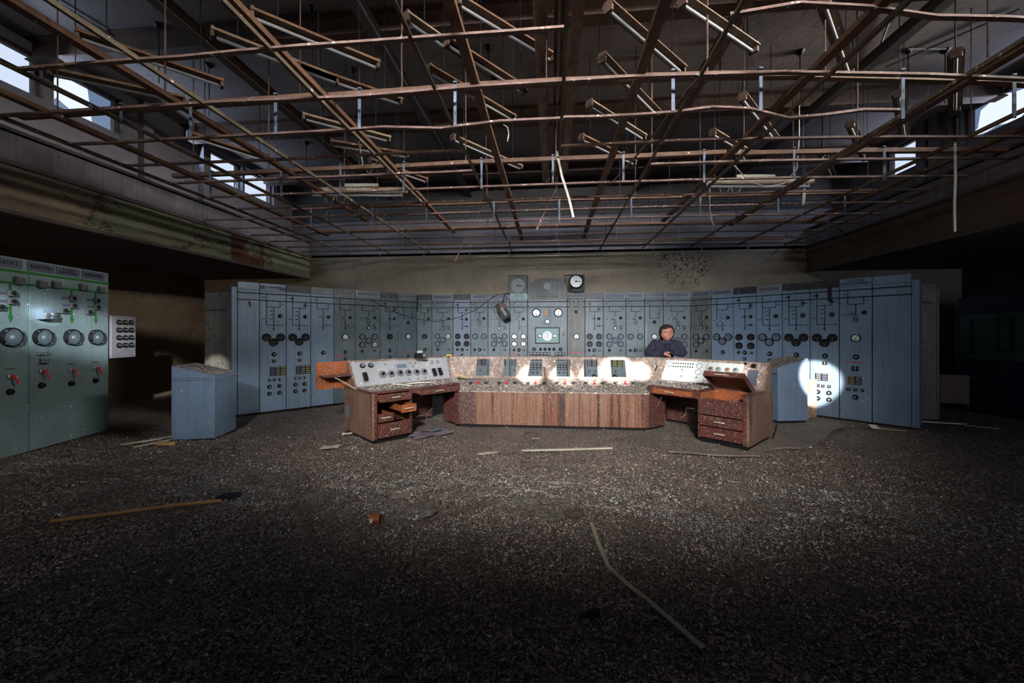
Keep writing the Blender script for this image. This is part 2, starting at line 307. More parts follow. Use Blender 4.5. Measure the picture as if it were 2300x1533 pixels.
# ------------------------------------------------------------------ mesh builder
class MB:
    def __init__(s): s.v = []; s.f = []
    def add(s, vs, fs):
        n = len(s.v); s.v += [tuple(v) for v in vs]; s.f += [tuple(i + n for i in f) for f in fs]; return s
    def box(s, x0, x1, y0, y1, z0, z1, mat=None):
        vs = [Vector((x, y, z)) for z in (z0, z1) for y in (y0, y1) for x in (x0, x1)]
        if mat is not None: vs = [mat @ v for v in vs]
        return s.add(vs, [(0, 2, 3, 1), (4, 5, 7, 6), (0, 1, 5, 4), (2, 6, 7, 3), (0, 4, 6, 2), (1, 3, 7, 5)])
    def bev(s, x0, x1, y0, y1, z0, z1, r=0.006):
        # chamfered box
        bm = bmesh.new(); bmesh.ops.create_cube(bm, size=1.0)
        for v in bm.verts: v.co = Vector((x0 + (v.co.x + .5) * (x1 - x0), y0 + (v.co.y + .5) * (y1 - y0), z0 + (v.co.z + .5) * (z1 - z0)))
        bmesh.ops.bevel(bm, geom=bm.edges[:], offset=r, segments=2, affect='EDGES', profile=0.6)
        bm.verts.index_update(); s.add([v.co for v in bm.verts], [[v.index for v in f.verts] for f in bm.faces]); bm.free(); return s
    def cyl(s, p0, p1, r0, r1=None, n=14, cap=True):
        r1 = r0 if r1 is None else r1
        p0, p1 = Vector(p0), Vector(p1); d = (p1 - p0).normalized()
        a = d.orthogonal().normalized(); b = d.cross(a)
        vs = []
        for p, r in ((p0, r0), (p1, r1)):
            for i in range(n):
                t = 2 * PI * i / n; vs.append(p + (a * math.cos(t) + b * math.sin(t)) * r)
        fs = [(i, (i + 1) % n, n + (i + 1) % n, n + i) for i in range(n)]
        if cap: fs += [tuple(range(n - 1, -1, -1)), tuple(range(n, 2 * n))]
        return s.add(vs, fs)
    def lathe(s, prof, n=24, axis='y', c=(0, 0, 0)):
        # prof: (r, t) with t along axis
        vs = []
        for r, t in prof:
            for i in range(n):
                a = 2 * PI * i / n; u, w = r * math.cos(a), r * math.sin(a)
                p = (u, t, w) if axis == 'y' else ((u, w, t) if axis == 'z' else (t, u, w))
                vs.append((p[0] + c[0], p[1] + c[1], p[2] + c[2]))
        fs = []
        for k in range(len(prof) - 1):
            for i in range(n):
                j = (i + 1) % n; fs.append((k * n + i, k * n + j, (k + 1) * n + j, (k + 1) * n + i))
        fs.append(tuple(range(n))); fs.append(tuple(range((len(prof) - 1) * n, len(prof) * n)))
        return s.add(vs, fs)
    def tube(s, pts, r, n=6):
        pts = [Vector(p) for p in pts]; vs = []; m = len(pts)
        for k, p in enumerate(pts):
            d = (pts[min(k + 1, m - 1)] - pts[max(k - 1, 0)]).normalized()
            ref = Vector((0, 0, 1)) if abs(d.z) < 0.95 else Vector((1, 0, 0))
            a = d.cross(ref).normalized(); b = d.cross(a)
            for i in range(n):
                t = 2 * PI * i / n; vs.append(p + (a * math.cos(t) + b * math.sin(t)) * r)
        fs = [(k * n + i, k * n + (i + 1) % n, (k + 1) * n + (i + 1) % n, (k + 1) * n + i) for k in range(m - 1) for i in range(n)]
        fs += [tuple(range(n)), tuple(range((m - 1) * n, m * n))]
        return s.add(vs, fs)
    def sweep(s, prof, pts):
        # prof (side, up) closed polygon swept along pts
        pts = [Vector(p) for p in pts]; vs = []; m = len(pts); n = len(prof)
        for k, p in enumerate(pts):
            d = (pts[min(k + 1, m - 1)] - pts[max(k - 1, 0)]).normalized()
            ref = Vector((0, 0, 1)) if abs(d.z) < 0.9 else Vector((0, 1, 0))
            a = d.cross(ref).normalized(); b = a.cross(d)
            for u, w in prof: vs.append(p + a * u + b * w)
        fs = [(k * n + i, k * n + (i + 1) % n, (k + 1) * n + (i + 1) % n, (k + 1) * n + i) for k in range(m - 1) for i in range(n)]
        fs += [tuple(range(n)), tuple(range((m - 1) * n, m * n))]
        return s.add(vs, fs)
    def prism(s, poly, t0, t1, axis='y', fn=None):
        n = len(poly); vs = []
        for t in (t0, t1):
            for a, b in poly:
                v = (a, t, b) if axis == 'y' else ((t, a, b) if axis == 'x' else (a, b, t))
                vs.append(v)
        fs = [tuple(range(n)), tuple(range(2 * n - 1, n - 1, -1))] + [(i, (i + 1) % n, n + (i + 1) % n, n + i) for i in range(n)]
        return s.add(vs, fs)
    def mesh(s, name, mat, smooth=False):
        me = bpy.data.meshes.new(name); me.from_pydata(s.v, [], s.f)
        bm = bmesh.new(); bm.from_mesh(me); bmesh.ops.recalc_face_normals(bm, faces=bm.faces[:]); bm.to_mesh(me); bm.free()
        if mat: me.materials.append(M[mat] if isinstance(mat, str) else mat)
        if smooth:
            me.polygons.foreach_set('use_smooth', [True] * len(me.polygons))
            try: me.set_sharp_from_angle(angle=math.radians(40))
            except Exception: pass
        return me
    def build(s, name, mat, parent=None, loc=(0, 0, 0), rot=(0, 0, 0), smooth=False):
        return put(name, s.mesh(name, mat, smooth), parent, loc, rot)
def put(name, me, parent=None, loc=(0, 0, 0), rot=(0, 0, 0)):
    o = bpy.data.objects.new(name, me); COL.objects.link(o)
    o.location = loc; o.rotation_euler = rot
    if parent: o.parent = parent
    return o
def thing(name, label, cat, loc=(0, 0, 0), rz=0.0, group=None):
    o = bpy.data.objects.new(name, None); COL.objects.link(o); o.empty_display_size = 0.1
    o.location = loc; o.rotation_euler = (0, 0, rz); return tag(o, label, cat, group)
def tag(o, label, cat, group=None, kind=None):
    o['label'] = label; o['category'] = cat
    if group: o['group'] = group
    if kind: o['kind'] = kind
    return o
def struct(name, mb, mat):
    o = mb.build(name, mat); o['kind'] = 'structure'; return o
ORD = ['', 'first', 'second', 'third', 'fourth', 'fifth', 'sixth', 'seventh', 'eighth', 'ninth', 'tenth', 'eleventh', 'twelfth',
       'thirteenth', 'fourteenth', 'fifteenth', 'sixteenth', 'seventeenth', 'eighteenth', 'nineteenth', 'twentieth',
       'twenty-first', 'twenty-second', 'twenty-third', 'twenty-fourth', 'twenty-fifth', 'twenty-sixth', 'twenty-seventh', 'twenty-eighth', 'twenty-ninth']
def text_mb(txt, size, width=None):
    cu = bpy.data.curves.new('t', 'FONT'); cu.body = txt; cu.size = size; cu.align_x = 'CENTER'; cu.align_y = 'CENTER'; cu.extrude = 0.001
    cu.space_line = 0.85; cu.resolution_u = 2
    o = bpy.data.objects.new('t', cu); COL.objects.link(o)
    dg = bpy.context.evaluated_depsgraph_get(); me = bpy.data.meshes.new_from_object(o.evaluated_get(dg))
    vs = [Vector((v.co.x, -v.co.z, v.co.y)) for v in me.vertices]
    fs = [tuple(p.vertices) for p in me.polygons]
    if width and vs:
        w = max(v.x for v in vs) - min(v.x for v in vs)
        k = width / w
        for v in vs: v.x *= k
    bpy.data.objects.remove(o); bpy.data.curves.remove(cu); bpy.data.meshes.remove(me)
    mb = MB(); mb.add(vs, fs); return mb

# ================================================================== ROOM SHELL
XL, XR, YB, YR = -6.5, 6.05, 10.0, -6.0     # fascias, back wall, rear wall
CL, CR = -7.0, 7.0                          # clerestory walls
AL, AR = -9.6, 9.4                          # aisle walls
SLAB = 5.5
WB, WT = 4.78, 5.36                         # window sill / head
struct('wall_back', MB().box(AL - .2, AR + .2, YB, YB + .2, -.3, 3.6), 'wall_buff')
struct('wall_back_upper', MB().box(CL - .25, CR + .25, YB, YB + .2, 3.6, 4.5), 'wall_lilac')
struct('wall_back_brick', MB().box(CL - .25, CR + .25, YB + .04, YB + .2, 4.5, 4.92), 'brick')
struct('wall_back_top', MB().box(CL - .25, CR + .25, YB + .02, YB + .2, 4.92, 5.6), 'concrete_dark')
struct('trim_1', MB().sweep([(0, -.03), (.05, -.03), (.05, .0), (.03, .03), (0, .03)], [(XR, YB, 3.6), (XL, YB, 3.6)]), 'cornice')
struct('wall_rear', MB().box(AL - .2, AR + .2, YR - .2, YR, -.3, 5.6), 'wall_brown')
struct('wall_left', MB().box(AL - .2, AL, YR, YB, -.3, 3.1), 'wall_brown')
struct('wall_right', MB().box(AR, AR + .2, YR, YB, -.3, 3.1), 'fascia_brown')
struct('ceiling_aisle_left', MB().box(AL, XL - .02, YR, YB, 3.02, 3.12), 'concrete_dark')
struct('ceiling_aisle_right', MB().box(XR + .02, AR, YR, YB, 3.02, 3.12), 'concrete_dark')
M['upstand'] = paint('upstand', (0.135, 0.125, 0.150), 0.85, var=0.3, streak=0.35, scol=(0.06, 0.035, 0.03), dark=.4, dscale=20)
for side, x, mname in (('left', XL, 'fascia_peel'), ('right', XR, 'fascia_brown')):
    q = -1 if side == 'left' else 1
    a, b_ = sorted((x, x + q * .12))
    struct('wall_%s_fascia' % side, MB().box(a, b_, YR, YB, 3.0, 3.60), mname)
    struct('wall_%s_upstand' % side, MB().box(a, b_, YR, YB, 3.60, 4.0), 'upstand')
    a2, b2 = sorted((x, (CL if q < 0 else CR)))
    struct('wall_%s_ledge' % side, MB().box(a2, b2, YR, YB, 3.96, 4.0), 'concrete')
    pr = [(0, -.03), (.05, -.03), (.05, .0), (.03, .03), (0, .03)]
    pts = [(x, YR, 3.6), (x, YB, 3.6)] if q < 0 else [(x, YB, 3.6), (x, YR, 3.6)]
    struct('trim_%d' % (2 if q < 0 else 3), MB().sweep([(u, w) for u, w in pr], pts), 'cornice')
    struct('trim_%d' % (4 if q < 0 else 5), MB().sweep([(-.01, -.02), (.04, -.02), (.04, .02), (.025, .02), (.025, .03), (-.01, .03)], [(p[0], p[1], 3.0) for p in pts]), 'cornice')
    struct('trim_%d' % (6 if q < 0 else 7), MB().sweep([(-.01, -.02), (.03, -.02), (.03, .02), (-.01, .02)], [(p[0], p[1], 4.0) for p in pts]), 'concrete_dark')
_V, _F, _M = [], [], []
_r = random.Random(11)
for _k in range(900):
    yy = _r.uniform(4.2, 9.6); zz = _r.uniform(3.03, 3.58)
    if abs(noise.noise(Vector((yy * 1.3, zz * 2.2, 4)))) > .10 and _r.random() > .06: continue
    sz = _r.uniform(.006, .022); a_ = _r.uniform(0, 6.28); b0_ = len(_V); up = _r.uniform(.2, .9) * sz
    _V += [(XL + .002, yy, zz), (XL + .002 + up * .3, yy + sz * math.cos(a_), zz + sz * math.sin(a_)), (XL + up, yy + sz * math.cos(a_ + 1.3), zz + sz * math.sin(a_ + 1.3))]
    _F.append((b0_, b0_ + 1, b0_ + 2))
_me = bpy.data.meshes.new('peeling_paint'); _me.from_pydata(_V, [], _F); _me.materials.append(M['pale'])
tag(put('peeling_paint', _me), 'curled flakes of peeling paint along the left fascia', 'paint flakes', None, 'stuff')
winL = [(-4.2, -2.6), (-1.6, .2), (1.5, 3.3), (3.4, 4.75), (4.87, 5.76), (7.4, 8.28), (8.34, 9.29)]  # first three are out of view, added to let in light
winR = [(-3.0, -1.0), (2.0, 3.6), (4.6, 6.2), (6.3, 7.46), (7.5, 7.66), (8.08, 9.03)]
wi = 0
for side, xw, wins, q in (('left', CL, winL, -1), ('right', CR, winR, 1)):
    a, b_ = sorted((xw, xw + q * .22))
    mb = MB(); mb.box(a, b_, YR, YB, 4.0, WB); mb.box(a, b_, YR, YB, WT, 5.6)
    ys = [YR] + [y for w in wins for y in w] + [YB]
    for k in range(0, len(ys), 2): mb.box(a, b_, ys[k], ys[k + 1], WB, WT)
    struct('wall_%s_clerestory' % side, mb, 'wall_lilac')
    for (y0, y1) in wins:
        wi += 1
        fr = MB(); t = .035; xm = xw + q * .08; xa, xb = sorted((xm, xm + q * .05))
        fr.box(xa, xb, y0, y0 + t, WB, WT).box(xa, xb, y1 - t, y1, WB, WT).box(xa, xb, y0, y1, WB, WB + t).box(xa, xb, y0, y1, WT - t, WT)
        w = struct('window_%d' % wi, fr, 'rust_dark')
        xg = xm + q * .025
        if side == 'right' and y0 in (6.3,):
            # broken pane: shards left around the edges
            polys = [[(y0, WB), (y0 + .45, WB), (y0 + .3, WB + .12), (y0 + .34, WB + .25), (y0 + .12, WB + .42), (y0, WT)],
                     [(y0 + .45, WB), (y1, WB), (y1, WB + .1), (y1 - .3, WB + .06), (y0 + .7, WB + .09)],
                     [(y1, WB + .1), (y1, WT), (y1 - .5, WT), (y1 - .2, WT - .12), (y1 - .16, WB + .2)],
                     [(y0, WT), (y0 + .12, WB + .42), (y0 + .5, WT - .1), (y1 - .5, WT)]]
            g = MB()
            for p in polys: g.prism(p, xg - .003, xg + .003, axis='x')
            g.build('pane', 'glass_dirty', w)
        elif side == 'left' and y0 == 4.87:
            g = MB(); g.prism([(y0, WB), (y0 + .42, WB), (y0 + .1, WB + .16)], xg - .003, xg + .003, axis='x')
            g.prism([(y0, WT), (y0 + .25, WT), (y0 + .1, WT - .06)], xg - .003, xg + .003, axis='x')
            g.prism([(y0 + .48, WT - .02), (y1, WT), (y1, WB), (y0 + .55, WB)], xg - .003, xg + .003, axis='x')
            g.build('pane', 'glass_dirty', w)
        else:
            MB().box(xg - .003, xg + .003, y0 + t, y1 - t, WB + t, WT - t).build('pane', 'glass', w)
# concrete piers between bays
pier = MB()
for xw, q, ys in ((CL, 1, (6.0, 7.15)), (CR, -1, (7.75, 8.0))):
    for y in ys:
        a, b_ = sorted((xw, xw + q * .12)); pier.box(a, b_, y, y + .16, 4.0, 5.5)
struct('wall_piers', pier, 'wall_lilac')
struct('ceiling', MB().box(CL, CR, YR, YB, SLAB, SLAB + .2), 'concrete')
struct('ceiling_edges', MB().box(CL - .3, CL, YR, YB, SLAB + .08, SLAB + .2).box(CR, CR + .3, YR, YB, SLAB + .08, SLAB + .2), 'concrete')
# slab ribs and steel beams
for k, y in enumerate((0.6, 2.55, 4.65, 6.85, 9.0)):
    I = [(-.09, 0), (.09, 0), (.09, .02), (.012, .03), (.012, .27), (.09, .28), (.09, .3), (-.09, .3), (-.09, .28), (-.012, .27), (-.012, .03), (-.09, .02)]
    o = MB().sweep(I, [(CL, y, 5.2), (CR, y, 5.2)]).build('ceiling_beam', 'rust_dark')
    tag(o, 'deep rusty steel roof beam crossing the hall, %s from the camera' % ORD[k + 1], 'beam', 'roof beams across the hall')
for k, x in enumerate((-4.2, -2.1, 2.1, 4.2)):
    I = [(-.06, 0), (.06, 0), (.06, .015), (.01, .02), (.01, .13), (.06, .14), (-.06, .14), (-.01, .13), (-.01, .02), (-.06, .015)]
    o = MB().sweep(I, [(x, -1, 5.06), (x, 10, 5.06)]).build('roof_joist', 'concrete_dark' if k % 2 else 'rust_dark')
    tag(o, 'lengthwise steel roof joist above the grid, %s from the left' % ORD[k + 1], 'joist', 'lengthwise roof joists')

# ================================================================== FLOOR
import numpy as np
def hgt(x, y):
    n = noise.noise(Vector((x * .9, y * .9, 0))) * .018 + noise.noise(Vector((x * 4, y * 6, 3))) * .014 + noise.noise(Vector((x * 13, y * 17, 5))) * .009
    ridge = math.exp(-((y - 3.65 - .25 * math.sin(x * .8)) / .45) ** 2) * (.035 + .05 * noise.noise(Vector((x * 3.1, y * 5.2, 9))))
    return max(n + ridge, -.02)
nx, ny = 330, 330
xs = np.linspace(AL, AR, nx); ys = -6 + 16 * np.linspace(0, 1, ny)
fv = [(float(x), float(y), hgt(x, y) - .012) for y in ys for x in xs]
ff = [(j * nx + i, j * nx + i + 1, (j + 1) * nx + i + 1, (j + 1) * nx + i) for j in range(ny - 1) for i in range(nx - 1)]
def floor_mat():
    m, nt, b = nmat('floor_litter'); P = coords(nt)
    c = mixc(nt, ramp(nt, noi(nt, P, 1.1, 5), 0.35, 0.65), (0.165, 0.125, 0.104), (0.25, 0.195, 0.162))
    v = N(nt, 'ShaderNodeTexVoronoi'); v.inputs['Scale'].default_value = 75; nt.links.new(coords(nt, (1, .8, 1)), v.inputs['Vector'])
    sp = N(nt, 'ShaderNodeSeparateColor'); nt.links.new(v.outputs['Color'], sp.inputs[0])
    c = mixc(nt, mul(nt, sp.outputs[1], 0.55), c, (0.03, 0.022, 0.018))
    c = mixc(nt, mul(nt, ramp(nt, sp.outputs[0], .82, .9), .75), c, (0.30, 0.27, 0.24))
    # pale lichen band
    g = N(nt, 'ShaderNodeSeparateXYZ'); nt.links.new(P, g.inputs[0])
    band = mul(nt, ramp(nt, g.outputs[1], 2.9, 3.4), ramp(nt, g.outputs[1], 4.5, 3.9))
    c = mixc(nt, mul(nt, mul(nt, band, ramp(nt, noi(nt, P, 1.9, 6, .7), .47, .62)), .6), c, (0.25, 0.27, 0.25))
    c = mixc(nt, mul(nt, ramp(nt, noi(nt, P, 2.4, 6, .7), .58, .7), .75), c, (0.035, 0.03, 0.02))
    c = mixc(nt, specks(nt, P, 22, .2, .12), c, (0.62, 0.62, 0.62))
    nt.links.new(c, b.inputs['Base Color']); b.inputs['Roughness'].default_value = 0.9
    bp = N(nt, 'ShaderNodeBump'); bp.inputs['Strength'].default_value = 1.0; bp.inputs['Distance'].default_value = 0.03
    h = N(nt, 'ShaderNodeMath', operation='ADD'); nt.links.new(v.outputs['Distance'], h.inputs[0]); nt.links.new(noi(nt, P, 25, 6, .75), h.inputs[1])
    nt.links.new(h.outputs[0], bp.inputs['Height']); nt.links.new(bp.outputs[0], b.inputs['Normal'])
    return m
M['floor'] = floor_mat()
fm = MB(); fm.v = fv; fm.f = ff
me = bpy.data.meshes.new('floor'); me.from_pydata(fv, [], ff); me.materials.append(M['floor'])
me.polygons.foreach_set('use_smooth', [True] * len(me.polygons))
o = put('floor', me); o['kind'] = 'structure'
# loose flakes of paint, plaster and droppings
FV, FF, FM = [], [], []
def chips(n, smin, smax, seed, mi, sampler, zfun, V=None, Fc=None, Mi=None):
    V = FV if V is None else V; Fc = FF if Fc is None else Fc; Mi = FM if Mi is None else Mi
    rnd = random.Random(seed)
    for k in range(n):
        p = sampler(rnd)
        if p is None: continue
        x, y = p
        s = rnd.uniform(smin, smax) * (1 if rnd.random() > .05 else 1.9); a = rnd.uniform(0, 2 * PI)
        z = zfun(x, y) - .003 + rnd.random() * .006
        t1, t2 = rnd.uniform(-.6, .6), rnd.uniform(-.6, .6)
        pts = ((1, .1), (.2, .5 + .3 * rnd.random()), (-.9, .2), (-.1, -.6))
        b0 = len(V); ca, sa = math.cos(a), math.sin(a)
        for (u, w) in pts:
            V.append((x + (u * ca - w * sa) * s, y + (u * sa + w * ca) * s, z + (u * t1 + w * t2) * s + abs(u) * s * .3))
        Fc.append((b0, b0 + 1, b0 + 2)); Fc.append((b0, b0 + 2, b0 + 3)); Mi += [mi, mi]
def s_floor(rnd):
    y = .9 + 7.6 * rnd.random() ** 1.35; x = rnd.uniform(-1.35, 1.35) * (y + .4) - .1 * y
    return None if x < -6.5 or x > 8.6 else (x, y)
def s_near(rnd):
    y = 1.1 + 4.4 * rnd.random(); x = rnd.uniform(-1.35, 1.35) * (y + .3) - .1 * y
    return (x, y)
def s_band(rnd):
    y = rnd.gauss(3.6, .42); x = rnd.uniform(-6.3, 7)
    return None if noise.noise(Vector((x * .9, y * 1.6, 2))) < -.05 else (x, y)
M['flake_brown'] = paint('flake_brown', (0.29, 0.215, 0.175), 0.8, var=0.5)
M['flake_dark'] = paint('flake_dark', (0.06, 0.040, 0.031), 0.8, var=0.5)
M['flake_grey'] = paint('flake_grey', (0.50, 0.43, 0.37), 0.8, var=0.35)
M['flake_pale'] = paint('flake_pale', (0.40, 0.41, 0.39), 0.8, var=0.35)
M['flake_white'] = plain('flake_white', (0.62, 0.62, 0.64), 0.8)
chips(60000, .004, .011, 1, 0, s_floor, hgt); chips(16000, .005, .012, 2, 1, s_floor, hgt); chips(16000, .004, .010, 3, 2, s_floor, hgt)
chips(26000, .004, .011, 4, 3, s_band, hgt); chips(4200, .005, .010, 5, 4, s_floor, hgt)
chips(45000, .005, .012, 6, 0, s_near, hgt); chips(22000, .005, .012, 7, 1, s_near, hgt); chips(14000, .004, .010, 8, 2, s_near, hgt)
me = bpy.data.meshes.new('floor_litter'); me.from_pydata(FV, [], FF)
for q in ('flake_brown', 'flake_dark', 'flake_grey', 'flake_pale', 'flake_white'): me.materials.append(M[q])
me.polygons.foreach_set('material_index', FM)
tag(put('floor_litter', me), 'thick layer of brown and grey flaking litter covering the whole floor', 'debris', None, 'stuff')
def litter(par, n, x0, x1, y0, y1, zf, seed, smin=.006, smax=.016, tl=0, tr=0):
    V, Fc, Mi = [], [], []
    def sp(rnd):
        y = rnd.uniform(y0, y1); return rnd.uniform(x0 + tl * y, x1 + tr * y), y
    chips(n, smin, smax, seed, 0, sp, lambda x, y: zf(y) + .012, V, Fc, Mi)
    rr = random.Random(seed + 1); Mi = [rr.choice((0, 1, 2, 2, 3)) for _ in range(len(Mi) // 2) for _ in (0,)]; Mi = [m for m in Mi for _ in (0, 1)]
    me = bpy.data.meshes.new('litter'); me.from_pydata(V, [], Fc)
    for q in ('flake_brown', 'flake_dark', 'flake_grey', 'flake_white'): me.materials.append(M[q])
    me.polygons.foreach_set('material_index', Mi); o = put('litter', me, par); o['kind'] = 'stuff'; return o

# ================================================================== CONTROL BOARD
H = 2.5
CACHE = {}
def cached(key, fn):
    if key not in CACHE: CACHE[key] = fn()
    return CACHE[key]
def gauge_parts(kind, r):
    def ring():
        return MB().lathe([(r * .80, -.005), (r * .82, -.022), (r * .98, -.024), (r * 1.05, -.012), (r * 1.05, 0)], 26).mesh('gauge', 'ring', True)
    def face():
        mb = MB(); n = 26; mb.lathe([(r * .81, -.002), (r * .81, -.010), (.0001, -.0101)], n)
        return mb.mesh('dial_face', {'blank': 'face_blank', 'white': 'face_white', 'dark': 'face_dark', 'half': 'face_half'}[kind], False)
    def needle():
        mb = MB(); a = {'white': -.9, 'dark': 0.0, 'half': .6, 'blank': 0}[kind]
        mb.box(-r * .6, r * .6, -.014, -.011, -.002, .004, Matrix.Rotation(a, 4, 'Y'))
        mb.lathe([(r * .16, -.011), (r * .13, -.018), (.0001, -.019)], 10, c=(0, 0, -r * .55)); return mb.mesh('needle', 'line' if kind != 'dark' else 'lens')
    return cached(('g', r), ring), cached(('f', kind, r), face), cached(('n', kind, r), needle)
def gauge(par, x, z, r=.07, kind='blank', y=0.0, rx=0.0, yy=None):
    a, b, c = gauge_parts(kind, r)
    g = put('gauge', a, par, (x, y, z), (rx, 0, 0)); put('dial_face', b, g)
    if kind != 'blank': put('needle', c, g)
    return g
def knob(par, x, z, r=.033, kind='k', y=0.0, rx=0.0):
    def mk(): return MB().lathe([(r * 1.1, 0), (r * 1.1, -.008), (r * .95, -.012), (r * .8, -.03), (r * .45, -.04), (.0001, -.041)], 18).mesh('knob', 'black', True)
    def cap(): return MB().lathe([(r * .42, -.038), (r * .35, -.046), (.0001, -.047)], 12).mesh('knob_cap', 'brass' if kind == 'k' else 'metal_grey', True)
    k = put('rotary_switch' if kind == 'r' else 'indicator_lamp', cached(('k', r), mk), par, (x, y, z), (rx, 0, 0)); put('cap', cached(('kc', r, kind), cap), k); return k
def square(par, x, z, w=.055, h=.055, y=0.0, rx=0.0, tab=True):
    def mk():
        return MB().bev(-w / 2, w / 2, -.018, 0, -h / 2, h / 2, .004).mesh('switch_plate', 'black')
    def lv(): return MB().box(-w * .1, w * .1, -.045, -.018, -h * .3, h * .2).box(-w * .3, w * .3, -.02, -.017, h * .32, h * .42).mesh('toggle', 'metal_grey')
    k = put('switch_plate', cached(('s', w, h), mk), par, (x, y, z), (rx, 0, 0))
    if tab: put('toggle', cached(('sl', w, h), lv), k)
    return k
def indicator(par, x, z, cols=3, rows=4, w=.20, h=.20, y=0.0, colr=('lens_v', 'lens', 'lens_y')):
    k = MB().bev(-w / 2, w / 2, -.02, 0, -h / 2, h / 2, .003).build('indicator_block', 'black', par, (x, y, z))
    cw = w / cols; rh = h / rows
    for c in range(cols):
        mb = MB()
        for r in range(rows):
            x0 = -w / 2 + cw * (c + .12); z0 = -h / 2 + rh * (r + .22)
            mb.box(x0, x0 + cw * .76, -.024, -.019, z0, z0 + rh * .56)
        mb.build('indicator_lens', colr[c % len(colr)], k)
    return k
def symbol(par, x, z, kind='o', lab=-1, s=.021):
    # mimic symbol: square with cross; lab = side of its black name tag
    def mk():
        if kind == 'b': return MB().bev(-s, s, -.02, 0, -s, s, .003).mesh('isolator_symbol', 'black')
        mb = MB().box(-s, s, -.006, 0, -s, s); return mb.mesh('isolator_symbol', 'symbol_l' if kind == 'w' else 'symbol')
    def cr():
        mb = MB()
        if kind == 'o':
            e = s * .12
            for a, b_, c, d in ((-s, s, -s, -s + e), (-s, s, s - e, s), (-s, -s + e, -s, s), (s - e, s, -s, s), (-s, s, -e * .6, e * .6), (-e * 1.2, e * 1.2, -s, s)):
                mb.box(a, b_, -.0085, -.006, c, d)
        elif kind == 't':
            e = s * .12
            for a, b_, c, d in ((-s, s, -s, -s + e), (-s, s, s - e, s), (-s, -s + e, -s, s), (s - e, s, -s, s)): mb.box(a, b_, -.0085, -.006, c, d)
            mb.prism([(-s * .4, -s * .5), (s * .5, 0), (-s * .4, s * .5)], -.009, -.006)
        if lab:
            a = s * 1.3; x0, x1 = (-a - s * 2.1, -a) if lab < 0 else (a, a + s * 2.1)
            mb.box(x0, x1, -.006, 0, -s * .35, s * .35)
        return mb.mesh('symbol_mark', 'line')
    k = put('isolator_symbol', cached(('y', kind, s), mk), par, (x, 0, z))
    if kind in 'ot' or lab: put('symbol_mark', cached(('ym', kind, lab, s), cr), k)
    return k
def ringmb(mb, x, z, r, w=.008, n=18, y0=-.008):
    mb_v = []; 
    for rr in (r, r - w):
        for yy in (0, y0):
            mb_v.append([(x + rr * math.cos(2 * PI * i / n), yy, z + rr * math.sin(2 * PI * i / n)) for i in range(n)])
    a, b, c, d = mb_v; vs = a + b + c + d; fs = []
    for i in range(n):
        j = (i + 1) % n
        fs += [(i, j, n + j, n + i), (n + i, n + j, 3 * n + j, 3 * n + i), (3 * n + i, 3 * n + j, 2 * n + j, 2 * n + i)]
    mb.add(vs, fs)

